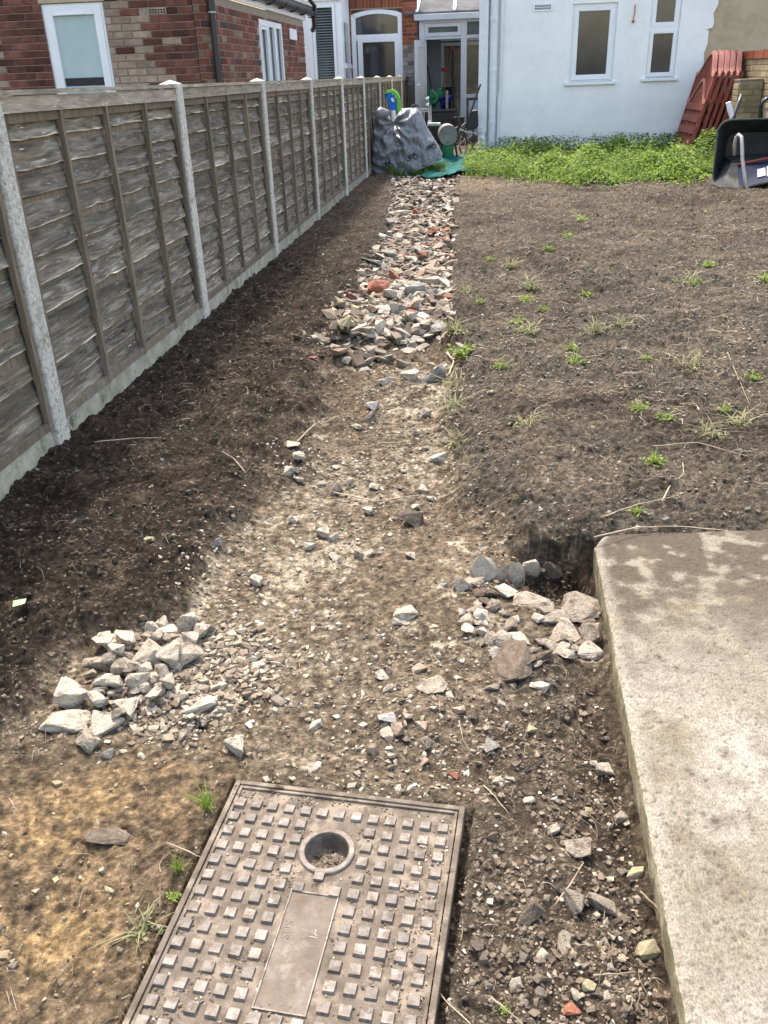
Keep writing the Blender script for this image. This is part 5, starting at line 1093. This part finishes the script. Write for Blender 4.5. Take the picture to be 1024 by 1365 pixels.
def strips(name, n, sampler, lmin, lmax, wd, colf, seed, lift=.006, mat='straw'):
    rr = np.random.default_rng(seed); x, y = sampler(rr, n); n = len(x); L_ = lmin+(lmax-lmin)*rr.random(n)**2; a = rr.random(n)*6.28; K = 5; cu = rr.uniform(-1.6, 1.6, n); w_ = wd*rr.uniform(.6, 1.3, n)*(.7+.3*y/2)
    px_, py_ = x.copy(), y.copy(); V = []
    bow = rr.uniform(0, 1, n)*lift*2
    for k in range(K+1):
        t = k/K; ang = a+cu*t; zz = Hf(px_, py_)+.0015+bow*math.sin(math.pi*t)+.002
        nx, ny = -np.sin(ang), np.cos(ang); ww = w_*(1-.5*t)
        V += [np.stack([px_+nx*ww, py_+ny*ww, zz], 1), np.stack([px_, py_, zz+ww*1.3], 1), np.stack([px_-nx*ww, py_-ny*ww, zz], 1)]
        px_ = px_+np.cos(ang)*L_/K; py_ = py_+np.sin(ang)*L_/K
    V = np.stack(V, 1); m = V.shape[1]; f = np.array([(3*k+j, 3*k+j+1, 3*k+j+4, 3*k+j+3) for k in range(K) for j in (0, 1)])
    F = (np.arange(n)*m)[:, None, None]+f[None]; c = np.repeat(colf(rr, n), m, 0)
    o = link(name, npmesh(name, V.reshape(-1, 3), F.reshape(-1, 4), c, True), mat); return tag(o, None, kind='stuff')
STR = [(.30, .25, .18), (.22, .175, .125), (.16, .12, .085), (.42, .38, .30)]
def dens_straw(x, y): return sst(-.5, .4, fbm(x, y, .5, 3, 140))*(1-.45*masks(x, y)[0])*(.30+.70*sst(-.7, .1, x))
strips('straw_bits', 2600, samp(vxl, vxr, .75, 3.4, dens_straw, 1), .008, .055, .0008, lambda rr, n: pick(rr, n, STR, (3, 3, 3, 1)), 31)
strips('straw_bits', 4200, samp(cst(-1.5), lambda y: .6+.36*y, 3.2, 11.5, dens_straw, 1), .012, .09, .0013, lambda rr, n: pick(rr, n, STR, (3, 3, 3, 1)), 32)
# single twigs and stalks that stand out
def twig(pts, r, label, mat='twig', h=.012):
    P_ = []
    for (x, y) in pts:
        g = G(x, y, -.02); g = G(x, y, gz(g.x, g.y)+h); P_.append(g)
    P2 = []
    for i in range(len(P_)-1):
        for k in range(4): P2.append(P_[i].lerp(P_[i+1], k/4)+Vector((0, 0, random.uniform(-.0015, .002))))
    P2.append(P_[-1]); b = MB(); n = len(P2); b.tube(P2, [r*(1-.5*i/n) for i in range(n)], 5)
    o = ob('twig', b, mat, smooth=True); tag(o, label, 'twig')
TW = [([(222, 1124), (262, 1140), (306, 1157)], .0016, 'straight dry stalk lying across the left rim of the manhole cover'), ([(645, 1047), (660, 1062), (678, 1084)], .0013, 'pale stalk on the soil at the top right corner of the manhole'),
      ([(740, 1206), (760, 1180), (778, 1150)], .0015, 'thin reddish stick leaning beside the craggy pale stone'), ([(854, 1189), (866, 1200), (879, 1213)], .0022, 'pale splinter against the foot of the slab'),
      ([(791, 1301), (815, 1299), (848, 1296)], .0017, 'straw-coloured stick near the lower slab edge'), ([(612, 960), (617, 985), (628, 1003)], .0012, 'thin pale stalk on the smooth trodden soil'),
      ([(792, 716), (850, 702), (920, 702), (1000, 712)], .0022, 'long thin branch along the far edge of the concrete slab'), ([(883, 668), (893, 648), (912, 632), (910, 616)], .0028, 'forked pale root on the right-hand soil above the slab'),
      ([(126, 589), (165, 585), (215, 583)], .0028, 'long pale stalk on dark soil near the second post'), ([(296, 602), (312, 612), (328, 631)], .004, 'dark stick at the left edge of the path'),
      ([(615, 620), (650, 618), (690, 600)], .002, 'fine root fibre on the soil right of the path'), ([(800, 690), (850, 672), (905, 660)], .002, 'thin root fibre on the right-hand soil'),
      ([(970, 470), (985, 505), (1000, 540)], .0015, 'pale dry stalk at the right edge of the soil'), ([(870, 595), (930, 590), (1010, 612)], .003, 'long curved runner across the soil at the right'),
      ([(632, 1370), (600, 1340), (575, 1312)], .0012, 'thin stick at the bottom right of the manhole cover'), ([(655, 1330), (680, 1350), (700, 1368)], .0016, 'pale stalk at the bottom edge right of the manhole'),
      ([(505, 1160), (480, 1120), (470, 1090)], .0003, 'hair-thin root fibre over the manhole studs'), ([(440, 655), (500, 668), (560, 660)], .003, 'thin pale stalk across the path in mid distance'),
      ([(395, 590), (420, 565), (445, 560)], .003, 'pale stalk at the left edge of the path'), ([(596, 470), (605, 482), (598, 500)], .006, 'pale stalk below the weeds at the path edge')]
for p_, r_, l_ in TW: twig(p_, r_, l_)
lt = G(32, 826, .02); b = MB(); b.add([(-.018, -.008, .0), (.014, -.009, .002), (.018, .008, .003), (-.014, .009, .006), (-.018, -.008, .0012), (.014, -.009, .0032), (.018, .008, .0042), (-.014, .009, .0072)], [(3, 2, 1, 0), (4, 5, 6, 7), (0, 1, 5, 4), (1, 2, 6, 5), (2, 3, 7, 6), (3, 0, 4, 7)])
o = ob('litter_scrap', b, 'litter', loc=(lt.x, lt.y, gz(lt.x, lt.y)+.014), rot=(.2, -.1, .4)); tag(o, 'pale green plastic scrap lying on the dark soil at the left edge', 'litter')
# ------------------------------------------------------------------ weeds and grass
LG = [(.07, .14, .028), (.14, .235, .038), (.25, .35, .06), (.04, .09, .02)]
YG = [(.27, .36, .055), (.17, .28, .045), (.38, .42, .10)]
class Leafy:
    def __init__(s, seed): s.r = np.random.default_rng(seed); s.V = []; s.F = []; s.C = []; s.n = 0
    def add(s, V, F, C): s.V.append(V); s.F.append(F+s.n); s.C.append(C); s.n += len(V)
    def leaves(s, P, size, cols, w_, droop=.3):
        n = len(P); r = s.r; a = r.random(n)*6.28; el = r.uniform(-.3, .9, n); d = np.stack([np.cos(a)*np.cos(el), np.sin(a)*np.cos(el), np.sin(el)], 1); sd = np.stack([-np.sin(a), np.cos(a), r.uniform(-.4, .4, n)], 1)
        L_ = (size*r.uniform(.6, 1.3, n))[:, None]; w2 = L_*r.uniform(.3, .48, n)[:, None]
        V = np.stack([P, P+d*L_*.5+sd*w2, P+d*L_-np.array([0, 0, 1])*L_*droop, P+d*L_*.5-sd*w2], 1).reshape(-1, 3); F = np.arange(n*4).reshape(n, 4)
        s.add(V, F, np.repeat(pick(r, n, cols, w_), 4, 0))
    def blades(s, P, ht, wd, cols, w_, lean=.5):
        n = len(P); r = s.r; a = r.random(n)*6.28; h = ht*r.uniform(.5, 1.2, n); ln = r.uniform(.1, lean, n)*h; dx, dy = np.cos(a)*ln, np.sin(a)*ln; sx, sy = -np.sin(a)*wd, np.cos(a)*wd; V = []
        for t, k in ((0, 1), (.5, .85), (.85, .5), (1.0, .05)):
            c = P+np.stack([dx*t*t, dy*t*t, h*(t-.25*t*t*(ln/h))], 1); o_ = np.stack([sx*k, sy*k, 0*sx], 1); V += [c-o_, c+o_]
        V = np.stack(V, 1); F = np.array([(0, 1, 3, 2), (2, 3, 5, 4), (4, 5, 7, 6)]); s.add(V.reshape(-1, 3), ((np.arange(n)*8)[:, None, None]+F[None]).reshape(-1, 4), np.repeat(pick(r, n, cols, w_), 8, 0))
    def build(s, name): return link(name, npmesh(name, np.concatenate(s.V), np.concatenate(s.F), np.concatenate(s.C), False), 'leaf')
lf = Leafy(5); r_ = lf.r
gfront = lambda x: 10.75+1.3*np.exp(-((x+.1)/.6)**2)+1.1*fbm(x, x*0, .7, 4, 160)
def gpts(n, mode):
    x = r_.uniform(-.28, 3.9, n*2); yf = gfront(x); t = r_.random(n*2); y = yf+(15.45-yf)*(t**(1.1)); ok = sst(0, 1.9, y-yf+.6*fbm(x, y, .3, 3, 161))*(.4+.6*sst(-.3, .2, fbm(x, y, .5, 3, 162))) > r_.random(n*2)
    ok &= ~((x > 2.5)*(y < 11.9)); x, y = x[ok][:n], y[ok][:n]; return x, y
x, y = gpts(17000, 0); lf.blades(np.stack([x, y, Hf(x, y, False)], 1), .17, .0035, LG+YG[:1], (2, 3, 3, 1, 2), .8)
for (cx0_, cy0_, hh_, nn_) in ((.25, 13.2, .24, 900), (.9, 12.3, .28, 1100), (1.5, 13.4, .30, 1200), (2.1, 12.2, .26, 1100), (2.55, 12.7, .30, 1300), (3.2, 13.8, .42, 1500), (2.0, 14.3, .34, 1000), (.7, 14.4, .36, 900), (-.05, 14.2, .22, 500), (2.35, 11.6, .20, 900), (1.35, 11.5, .16, 700)):
    qx = r_.normal(cx0_, .20, nn_); qy = np.minimum(r_.normal(cy0_, .22, nn_), 15.4); hz = hh_*np.exp(-((qx-cx0_)/.26)**2-((qy-cy0_)/.3)**2)*r_.random(nn_)**.5
    tone = [[LG[2], YG[1], (.26, .36, .07)], [LG[1], LG[2], (.16, .28, .05)], [LG[0], LG[1], LG[3]]][int(cy0_*10+cx0_*7) % 3]
    lf.leaves(np.stack([qx, qy, Hf(qx, qy, False)+hz+.02], 1), .05, tone, (2, 2, 1))
x, y = gpts(32000, 1); hgt = .02+.24*r_.random(len(x))*(.35+sst(-.2, .5, fbm(x, y, .45, 3, 163)))*sst(0, 1.0, y-gfront(x)+.3); lf.leaves(np.stack([x, y, Hf(x, y, False)+hgt], 1), .038, LG+YG[:1], (2, 4, 3, 1, 2))
cx_ = np.concatenate([r_.normal(1.0, .25, 1500), r_.normal(2.95, .3, 2600), r_.normal(.35, .15, 700), r_.normal(3.3, .2, 1200), r_.normal(1.9, .3, 900)]); cy_2 = np.concatenate([r_.normal(14.7, .3, 1500), r_.normal(15.0, .25, 2600), r_.normal(15.1, .2, 700), r_.normal(13.3, .35, 1200), r_.normal(14.9, .2, 900)])
ok = (cy_2 < 15.44)*(cx_ > 0.2); cx_, cy_2 = cx_[ok], cy_2[ok]; lf.leaves(np.stack([cx_, cy_2, .02+.34*r_.random(len(cx_))**1.4], 1), .045, [LG[0], LG[3], LG[1]], (3, 1.5, 3))
x = r_.uniform(.1, 3.2, 260); y = r_.uniform(14.2, 15.4, 260); lf.blades(np.stack([x, y, 0*x], 1), .42, .0035, [LG[1], LG[2], (.20, .20, .09)], (2, 2, 1), .3)
x = r_.uniform(-1.35, -.55, 1500); y = 13.0+.9*r_.random(1500)+.2*(x+1); lf.blades(np.stack([x, y, Hf(x, y, False)], 1), .14, .004, LG, (3, 3, 1, 2), .8)
tag(lf.build('weed_bank'), None, kind='stuff')
def weed(px_, py_, wpx, kind, label, group=None, seed=0):
    g = G(px_, py_+wpx*.2, -.0); z = gz(g.x, g.y); sz = wpx*mpp(g)*.5; L = Leafy(seed); r = L.r
    if kind == 'grass':
        P = np.stack([g.x+r.normal(0, sz*.25, 60), g.y+r.normal(0, sz*.25, 60), np.full(60, z-.002)], 1); L.blades(P, sz*1.9, sz*.035, [LG[1], LG[2], LG[0]], (2, 3, 1), 1.3)
    elif kind == 'dry':
        P = np.stack([g.x+r.normal(0, sz*.4, 26), g.y+r.normal(0, sz*.4, 26), np.full(26, z)], 1); L.blades(P, sz*1.5, sz*.05, [(.30, .30, .17), (.36, .33, .20), (.20, .24, .10)], (2, 2, 1), 2.2)
        P = np.stack([g.x+r.normal(0, sz*.5, 40), g.y+r.normal(0, sz*.5, 40), z+.2*sz*r.random(40)], 1); L.leaves(P, sz*.35, [(.20, .25, .10), (.34, .34, .20)], (1, 1))
    else:
        n = 46; P = np.stack([g.x+r.normal(0, sz*.42, n), g.y+r.normal(0, sz*.42, n), z+.45*sz*r.random(n)], 1); L.leaves(P, sz*.34, YG+[LG[1]], (2, 2, .7, 1))
        P = np.stack([g.x+r.normal(0, sz*.2, 14), g.y+r.normal(0, sz*.2, 14), np.full(14, z)], 1); L.blades(P, sz*1.1, sz*.03, YG, (1, 1, 1), 1.4)
    o = L.build('weed'); tag(o, label, 'weed', group); return o
weed(276, 1066, 32, 'grass', 'bright green grass tuft at the top left corner of the manhole cover', seed=1)
weed(237, 1152, 24, 'grass', 'smaller grass tuft beside the left rim of the manhole cover', seed=2)
weed(190, 1225, 44, 'dry', 'wilted pale uprooted weed lying left of the manhole cover', seed=3)
weed(232, 1188, 24, 'leafy', 'few small green leaves between the tuft and the wilted weed', seed=14)
weed(618, 466, 46, 'leafy', 'largest yellow-green weed growing at the right edge of the rubble strip', seed=4)
weed(606, 442, 36, 'dry', 'straggly weed just above the largest path-edge weed', seed=5)
weed(604, 500, 30, 'dry', 'sprawling pale weed below the largest path-edge weed', seed=6)
weed(604, 540, 34, 'dry', 'thin greyish weed at the path edge lower down', seed=15)
weed(848, 704, 26, 'leafy', 'small yellow-green weed on the far edge of the concrete slab', seed=7)
weed(674, 1340, 20, 'leafy', 'tiny lime-green sprig at the bottom right of the manhole cover', seed=8)
weed(980, 575, 38, 'dry', 'flattened yellowish weed clump near the right edge of the soil', seed=9)
wl = [(707, 393, 18), (700, 408, 20), (725, 422, 16), (703, 452, 22), (754, 321, 16), (780, 403, 16), (830, 445, 18), (690, 436, 16), (941, 362, 16), (916, 383, 18), (1019, 380, 20), (926, 388, 14), (792, 455, 20), (668, 497, 18), (765, 497, 22), (920, 500, 24), (760, 478, 16), (640, 405, 12), (622, 392, 14), (850, 560, 22), (868, 632, 24), (700, 578, 20), (860, 492, 14), (1000, 520, 18), (945, 596, 22), (730, 340, 12), (655, 350, 12), (680, 365, 14), (962, 566, 18), (885, 574, 20), (610, 585, 22), (775, 300, 14)]
wm = []
for i, (x, y, s_) in enumerate(wl): wm.append((weed(x, y, s_*1.5, 'leafy' if i % 3 else 'dry', 'small yellow-green weed seedling on the bare right-hand soil', 'small weeds scattered over the right-hand soil', seed=40+i), x, y, s_))
relabel(wm, 'yellow-green seedling on right-hand soil', False)
# ------------------------------------------------------------------ things in the passage
def cover():
    Y0 = 13.45; t = thing('covered_bicycle', 'bicycle under a crumpled grey waterproof cover against the end of the fence', 'covered bicycle', (-1.1, Y0, 0))
    top = [(496, 200), (497, 175), (500, 152), (506, 146), (514, 147), (521, 156), (525, 162), (529, 153), (536, 144), (548, 143), (557, 143), (562, 151), (569, 168), (577, 182), (586, 196), (590, 206)]
    bot = [(497, 222), (499, 230), (503, 234), (508, 235), (516, 236), (522, 237), (527, 238), (532, 238), (538, 236), (545, 232), (552, 228), (560, 224), (568, 221), (576, 218), (584, 214), (590, 211)]
    nu, nv = 170, 150; V = []; Cc = []; tx = [W(*p, Y0) for p in top]; bx = [W(*p, Y0) for p in bot]; pin = W(524, 166, Y0-.2)
    us = np.linspace(0, len(top)-1, nu); gi = np.arange(len(top))
    TX = np.interp(us, gi, [p.x for p in tx]); TZ = np.interp(us, gi, [p.z for p in tx]); BX = np.interp(us, gi, [p.x for p in bx]); BZ = np.interp(us, gi, [p.z for p in bx])
    for i in range(nu):
        t_ = i/(nu-1); dep = .27*(math.sin(math.pi*min(1, max(0, t_*.94+.03)))**.45)+.015
        for j in range(nv):
            q = j/(nv-1); a = -math.pi*.5+math.pi*2*q*.5+0  # front bottom -> over the top -> back bottom
            if q < .5: s_ = q*2; x = BX[i]+(TX[i]-BX[i])*s_; z = BZ[i]+(TZ[i]-BZ[i])*s_; yy = Y0-dep*(1-s_**2.2)**.5
            else: s_ = (1-q)*2; x = BX[i]+(TX[i]-BX[i])*s_; z = BZ[i]+(TZ[i]-BZ[i])*s_; yy = Y0+dep*(1-s_**2.2)**.5
            V.append((x, yy, z))
    V = np.array(V); sgn = np.where(V[:, 1] < Y0, -1, 1)
    dx, dz = V[:, 0]-pin.x, V[:, 2]-pin.z; r = np.hypot(dx, dz); th = np.arctan2(dz, dx)
    fold = np.sin(th*9+1.2*perlin(dx*5, dz*5, 7)*3)*np.exp(-r/.45)*sst(0, .12, r)*.042-.10*np.exp(-(r/.10)**2)
    gen = (.5-np.abs(fbm(V[:, 0]*1.3+.5*V[:, 2], V[:, 2]*.5-V[:, 0]*.3, .30, 2, 170)))*.045
    sag = .045*(np.abs(np.mod((V[:, 2]+.25*V[:, 0]+.10*perlin(V[:, 0]*4, V[:, 2]*2, 9))/.16, 1)-.5)*2-.5)*sst(-.95, -1.2, V[:, 0])*sst(.85, .6, V[:, 2])
    V[:, 1] += sgn*(fold+gen+sag+.030*(.35-np.abs(fbm(V[:, 0]*1.8+V[:, 2]*.6, V[:, 2]*.9-V[:, 0]*.7, .13, 2, 175)))+.014*(.3-np.abs(fbm(V[:, 0]-V[:, 2]*.5, V[:, 2]*.8, .06, 2, 176)))); V[:, 2] += .012*fbm(V[:, 0], V[:, 1], .1, 3, 172)
    idx = np.arange(nu*nv).reshape(nu, nv); F = np.stack([idx[:-1, :-1], idx[1:, :-1], idx[1:, 1:], idx[:-1, 1:]], -1).reshape(-1, 4)
    L0 = V-np.array([-1.1, Y0, 0]); o = link('cover_sheet', npmesh('cover_sheet', L0, F, None, True), 'cover', t)
    Vf = V[V[:, 1] < Y0]
    def surf(px_, py_):
        w0 = W(px_, py_, Y0-.2); d = np.hypot(Vf[:, 0]-w0.x, Vf[:, 2]-w0.z); k = np.argsort(d)[:4]; return Vector((w0.x+1.1, Vf[k, 1].min()-.012-Y0, w0.z))
    def logo(cx, cy, s_, sy):
        b = MB()
        for ox in (-.62, .62):
            b.tube([surf(cx+ox*s_+.42*s_*math.cos(a), cy-oy_(ox)*s_*sy+.42*s_*math.sin(a)) for a in [2*math.pi*k/12 for k in range(13)]], .006, 4)
        P_ = [(-.62, 0), (-.25, -.62), (.38, -.6), (.62, 0), (.38, -.6), (0, .05), (-.25, -.62), (0, .05), (-.62, 0)]
        b.tube([surf(cx+a*s_, cy+c*s_*.9-oy_(a)*s_*sy) for a, c in P_], .006, 4); b.tube([surf(cx+a*s_, cy+c*s_-oy_(a)*s_*sy) for a, c in ((.38, -.6), (.45, -.85), (.6, -.85))], .006, 4)
        oo = ob('printed_bicycle_logo', b, 'ink', t)
    oy_ = lambda a: a*.25
    logo(550, 209, 7.5, 1); logo(575, 196, 6, 1); logo(518, 219, 6.5, -.3)
    b = MB(); b.tube([surf(547, 145)+Vector((0, .06, .03)), surf(552, 144)+Vector((0, .06, .035)), surf(557, 145)+Vector((0, .06, .03))], .014, 6); ob('strap', b, 'black_plastic', t)
    hd = ob('wrapped_handlebar', MB().tube([W(501, 156, 13.1)-Vector((-1.1, Y0, 0)), W(508, 150, 13.12)-Vector((-1.1, Y0, 0)), W(516, 151, 13.2)-Vector((-1.1, Y0, 0))], [.06, .075, .05], 14), 'cover', t, smooth=True)
cover()
# blue and green fan-shaped toy behind the cover
tp = W(524, 140, 13.9); t = thing('toy_paddle', 'curved blue plastic toy with a bright green rim sticking up behind the grey cover', 'toy', tuple(tp))
def TP(x, y, Y=13.9): return W(x, y, Y)-tp
arc = [(513, 124), (516, 121), (521, 119), (526, 120), (530, 124), (533, 130), (534, 138), (534, 148)]
b = MB(); b.prism([TP(*p) for p in [(513, 125), (517, 123), (522, 125), (526, 129), (528, 135), (529, 142), (528, 149), (521, 149), (518, 140)]], (0, .05, 0)); bl_ = ob('blue_face', b, 'blue', t, bevel=.006)
b = MB()
for i in range(len(arc)-1):
    a, c = arc[i], arc[i+1]; f = lambda p: (p[0]-(p[0]-521)*.30-.5, p[1]+4.5 if p[1] < 130 else p[1]+1); b.prism([TP(*a), TP(*c), TP(*f(c)), TP(*f(a))], (0, .10, 0))
ob('green_rim', b, 'lime', t, bevel=.004); ob('badge', MB().prism([TP(521, 131, 13.89), TP(524, 130, 13.89), TP(526, 135, 13.89), TP(523, 136, 13.89)], (0, -.004, 0)), 'white_tag', bl_)
ob('stem', MB().tube([TP(524, 147), TP(525, 158), TP(526, 170)], .035, 10), 'white_tag', t)
# teal tarpaulin
tn = 40; xs_ = np.linspace(-.85, -.12, tn); ys_ = np.linspace(12.75, 14.9, tn); XX, YY = np.meshgrid(xs_, ys_); ZZ = Hf(XX, YY, False)+.03+.09*(.5-np.abs(fbm(XX, YY, .3, 4, 180)))*1.2+.05*sst(13.6, 14.6, YY)
XX = XX+.05*fbm(YY, YY*0, .5, 2, 181); idx = np.arange(tn*tn).reshape(tn, tn); o = link('tarpaulin', npmesh('tarpaulin', np.stack([XX.ravel(), YY.ravel(), ZZ.ravel()], 1), np.stack([idx[:-1, :-1], idx[:-1, 1:], idx[1:, 1:], idx[1:, :-1]], -1).reshape(-1, 4)), 'tarp')
md = o.modifiers.new('thick', 'SOLIDIFY'); md.thickness = .006; tag(o, 'crumpled teal green tarpaulin on the ground in front of the open door', 'tarpaulin')
# grey drum on its side
dc = W(597.5, 180, 14.4); t = thing('metal_drum', 'grey metal drum lying on its side with a pipe, beside the grey cover', 'drum', tuple(dc)); rr_ = 12.6*mpp(dc)
b = MB(); prof = [(0, -.002), (rr_*.93, -.002), (rr_*.97, -.012), (rr_, -.004), (rr_, .02), (rr_*.985, .03), (rr_*.985, .48), (rr_, .5), (0, .5)]; vs = []; K = 36
for r__, yy in prof:
    for k in range(K): a = 2*math.pi*k/K; vs.append((r__*math.cos(a)-yy*.08, yy, r__*math.sin(a)))
b.add(vs, [(j*K+k, (j+1)*K+k, (j+1)*K+(k+1) % K, j*K+(k+1) % K) for j in range(len(prof)-1) for k in range(K)]); ob('drum_body', b, 'drum', t)
b = MB(); b.tube([W(570, 165.5, 14.3)-dc, W(587, 165.5, 14.35)-dc], .026, 10); ob('pipe', b, 'steel', t)
b = MB()
for dx in (-.10, .10): b.tube([Vector((dx, .08, -rr_*.8)), Vector((dx*1.6, .05, -dc.z+.03))], .018, 6)
ob('drum_support', b, 'dark', t)['kind'] = 'stuff'
gp_ = W(597, 206, 14.5); t = thing('green_pot', 'translucent green pot under the grey drum', 'pot', (gp_.x, 14.5, .05)); b = MB(); b.tube([Vector((0, 0, 0)), Vector((0, 0, .03)), Vector((0, 0, .30))], [.06, .085, .10], 18); ob('pot_body', b, 'bag_green', t); b = MB(); b.tube([Vector((0, 0, .295)), Vector((0, 0, .315))], [.108, .108], 18); ob('pot_rim', b, 'bag_green', t)
# little stand with white taps
st_ = W(571, 150, 14.9); t = thing('metal_rack', 'thin metal rack with white-tipped ends between the door and the grey cover', 'rack', (st_.x, 14.9, 0)); f_ = lambda x, y: W(x, y, 14.9)-Vector((st_.x, 14.9, 0))
for q in ([(571, 128), (571, 140), (574, 163)], [(574, 140), (575, 163)], [(560, 145.5), (571, 145.5)], [(560, 148.5), (571, 148.5)], [(571, 146), (572, 163)]):
    ob('rod', MB().tube([f_(*p) for p in q], .011, 6), 'steel', t)
for q in ([(568.5, 132), (572, 129)], [(569, 140), (572, 137.5)], [(571, 162), (575, 161)]): ob('white_tip', MB().tube([f_(*p) for p in q], [.02, .016], 6), 'white_tag', t)
# pushchair and bicycle silhouettes
pc = W(625, 180, 15.1); t = thing('pushchair', 'folded black pushchair leaning at the corner of the white house', 'pushchair', (pc.x, 15.1, 0)); f_ = lambda x, y, Y=15.1: W(x, y, Y)-Vector((pc.x, 15.1, 0))
b = MB(); sp = [(637, 146), (631, 147), (626, 150), (624, 158), (621, 168), (622, 172), (627, 174), (634, 172), (638, 168)]; b.prism([f_(*p) for p in sp], (0, .22, 0)); ob('seat', b, 'ink', t, bevel=.03)
ob('handle', MB().tube([f_(641, 112), f_(632, 137), f_(625, 158), f_(618, 175)], .014, 6), 'black_plastic', t)
ob('frame_tube', MB().tube([f_(613, 172), f_(622, 176), f_(636, 178)], .014, 6), 'steel', t); ob('frame_tube', MB().tube([f_(631, 176), f_(630, 198), f_(634, 214)], .014, 6), 'black_plastic', t); ob('frame_tube', MB().tube([f_(640, 200), f_(634, 208), f_(629, 214)], .012, 6), 'black_plastic', t)
def wheel(parent, c, r__, name='wheel', mat='ink', ax=(1, .2, 0)):
    a1 = Vector((0, 0, 1)); a2 = Vector(ax).normalized(); w_ = ob(name, MB().tube([c+a1*r__*math.cos(q)+a2*r__*math.sin(q) for q in [2*math.pi*k/24 for k in range(25)]], .017, 6), mat, parent)
    b = MB()
    for k in range(10): q = 2*math.pi*k/10; b.tube([c, c+a1*(r__-.01)*math.cos(q)+a2*(r__-.01)*math.sin(q)], .003, 3)
    s_ = ob('spokes', b, 'steel', w_); s_['kind'] = 'stuff'
wheel(t, f_(631, 208), .10)
bc = W(608, 185, 15.9); t = thing('bicycle', 'dark bicycle standing in the doorway behind the grey drum', 'bicycle', (bc.x, 15.9, 0)); f_ = lambda x, y, Y=15.9: W(x, y, Y)-Vector((bc.x, 15.9, 0))
wheel(t, f_(612, 192), .27, ax=(.55, 1, 0)); wheel(t, f_(622, 186, 16.8), .27, ax=(.55, 1, 0))
for q in ([(610, 150), (612, 192)], [(611, 160), (622, 186)], [(611, 168), (618, 172), (622, 186)], [(609, 138), (610, 150), (611, 160)]): ob('frame_tube', MB().tube([f_(*p) for p in q], .016, 6), 'black_plastic', t)
ob('handlebar', MB().tube([f_(609, 152), f_(608, 140), f_(610, 134), f_(613, 140), f_(613, 155)], .014, 6), 'black_plastic', t)
# clutter just inside the door
ip = W(600, 90, 20.6); t = thing('strimmer', 'garden strimmer with orange guard standing upright just inside the open door', 'garden tool', (ip.x, 20.6, 0)); f_ = lambda x, y, Y=20.6: W(x, y, Y)-Vector((ip.x, 20.6, 0))
ob('shaft', MB().tube([f_(604, 66), f_(604, 100), f_(605, 170)], .03, 6), 'ink', t); ob('guard', MB().prism([f_(*p) for p in ((600, 62), (604, 60), (606, 68), (606, 78), (603, 76))], (0, .05, 0)), 'orange_plastic', t); ob('loop_handle', MB().tube([f_(601, 62), f_(598, 75), f_(599, 90), f_(603, 102)], .01, 5), 'ink', t)
ip = W(573, 104, 20.4); t = thing('dark_pole', 'dark pole leaning on the left inside the open door', 'pole', (ip.x, 20.4, 0)); ob('pole', MB().tube([W(570.5, 88, 20.4)-Vector((ip.x, 20.4, 0)), W(577, 125, 20.2)-Vector((ip.x, 20.4, 0))], [.022, .03], 8), 'ink', t); ob('pole_tip', MB().tube([W(570, 86.5, 20.4)-Vector((ip.x, 20.4, 0)), W(570.5, 88.5, 20.4)-Vector((ip.x, 20.4, 0))], .026, 8), 'black_plastic', t)
def blob(name, px_, py_, Y, rx_, rz_, mat, label, cat, seed):
    p = W(px_, py_, Y); me = rock_mesh(seed, 5, 3, name, .12); o = link(name, me, mat, None, tuple(p), (0, 0, seed), (rx_, rx_*.8, rz_), smooth=True); tag(o, label, cat)
blob('green_bag', 578, 131, 19.6, .15, .17, 'bag_green', 'crumpled bright green bag heaped just inside the open door', 'bag', 61)
blob('green_bag', 585, 127, 19.8, .10, .14, 'bag_green', 'smaller dark green bag between the bright green and the blue bag', 'bag', 64)
blob('blue_bag', 594, 136, 19.6, .15, .13, 'bag_blue', 'dark blue bag beside the green bags in the doorway', 'bag', 62)
cb = W(587, 155, 19.2); t = thing('black_crate', 'black storage crate on the floor below the green and blue bags', 'crate', (cb.x, 19.2, 0)); ob('crate_body', MB().box(-.30, .30, -.15, .2, .02, .62), 'ink', t, bevel=.02); ob('crate_lid', MB().box(-.32, .32, -.17, .22, .62, .66), 'black_plastic', t, bevel=.01)
cb = W(601, 150, 19.0); t = thing('white_board', 'thin pale board standing upright beside the black crate', 'board', (W(596, 120, 19.3).x, 19.3, 0)); ob('board', MB().box(-.022, .022, 0, .03, .2, 1.0), 'wall_in', t); ob('edging', MB().box(-.026, .026, -.004, -.001, .2, 1.0), 'drum', t)

def inside_thing(name, px_, py_, Y, size, mat, label, cat, lid=None):
    p = W(px_, py_, Y); t = thing(name, label, cat, (p.x, Y, 0)); w_, h_ = size; z0 = max(.02, p.z-h_)
    ob('body', MB().box(-w_/2, w_/2, 0, .3, z0, p.z), mat, t, bevel=.012); ob('top', MB().box(-w_/2-.012, w_/2+.012, -.012, .312, p.z+.001, p.z+.03), lid or mat, t, bevel=.006)
inside_thing('storage_box', 597, 118, 21.6, (.34, .5), 'dark', 'dark storage box at the back of the conservatory behind the blue bag', 'box')
inside_thing('cardboard_box', 608, 128, 21.2, (.22, .4), 'cream', 'brown cardboard box behind the strimmer inside the doorway', 'box')
inside_thing('waste_bin', 612, 158, 18.6, (.2, .45), 'dark', 'small dark bin on the ground right of the black crate', 'bin', 'black_plastic')
ip = W(590, 80, 21.4); t = thing('broom', 'broom with red head leaning upside down inside the conservatory', 'broom', (ip.x, 21.4, 0)); ob('handle', MB().tube([Vector((0, 0, .1)), Vector((.05, 0, 1.35))], .014, 6), 'twig', t); ob('head', MB().box(-.09, .16, -.03, .03, 1.35, 1.42), 'orange_plastic', t, bevel=.01)
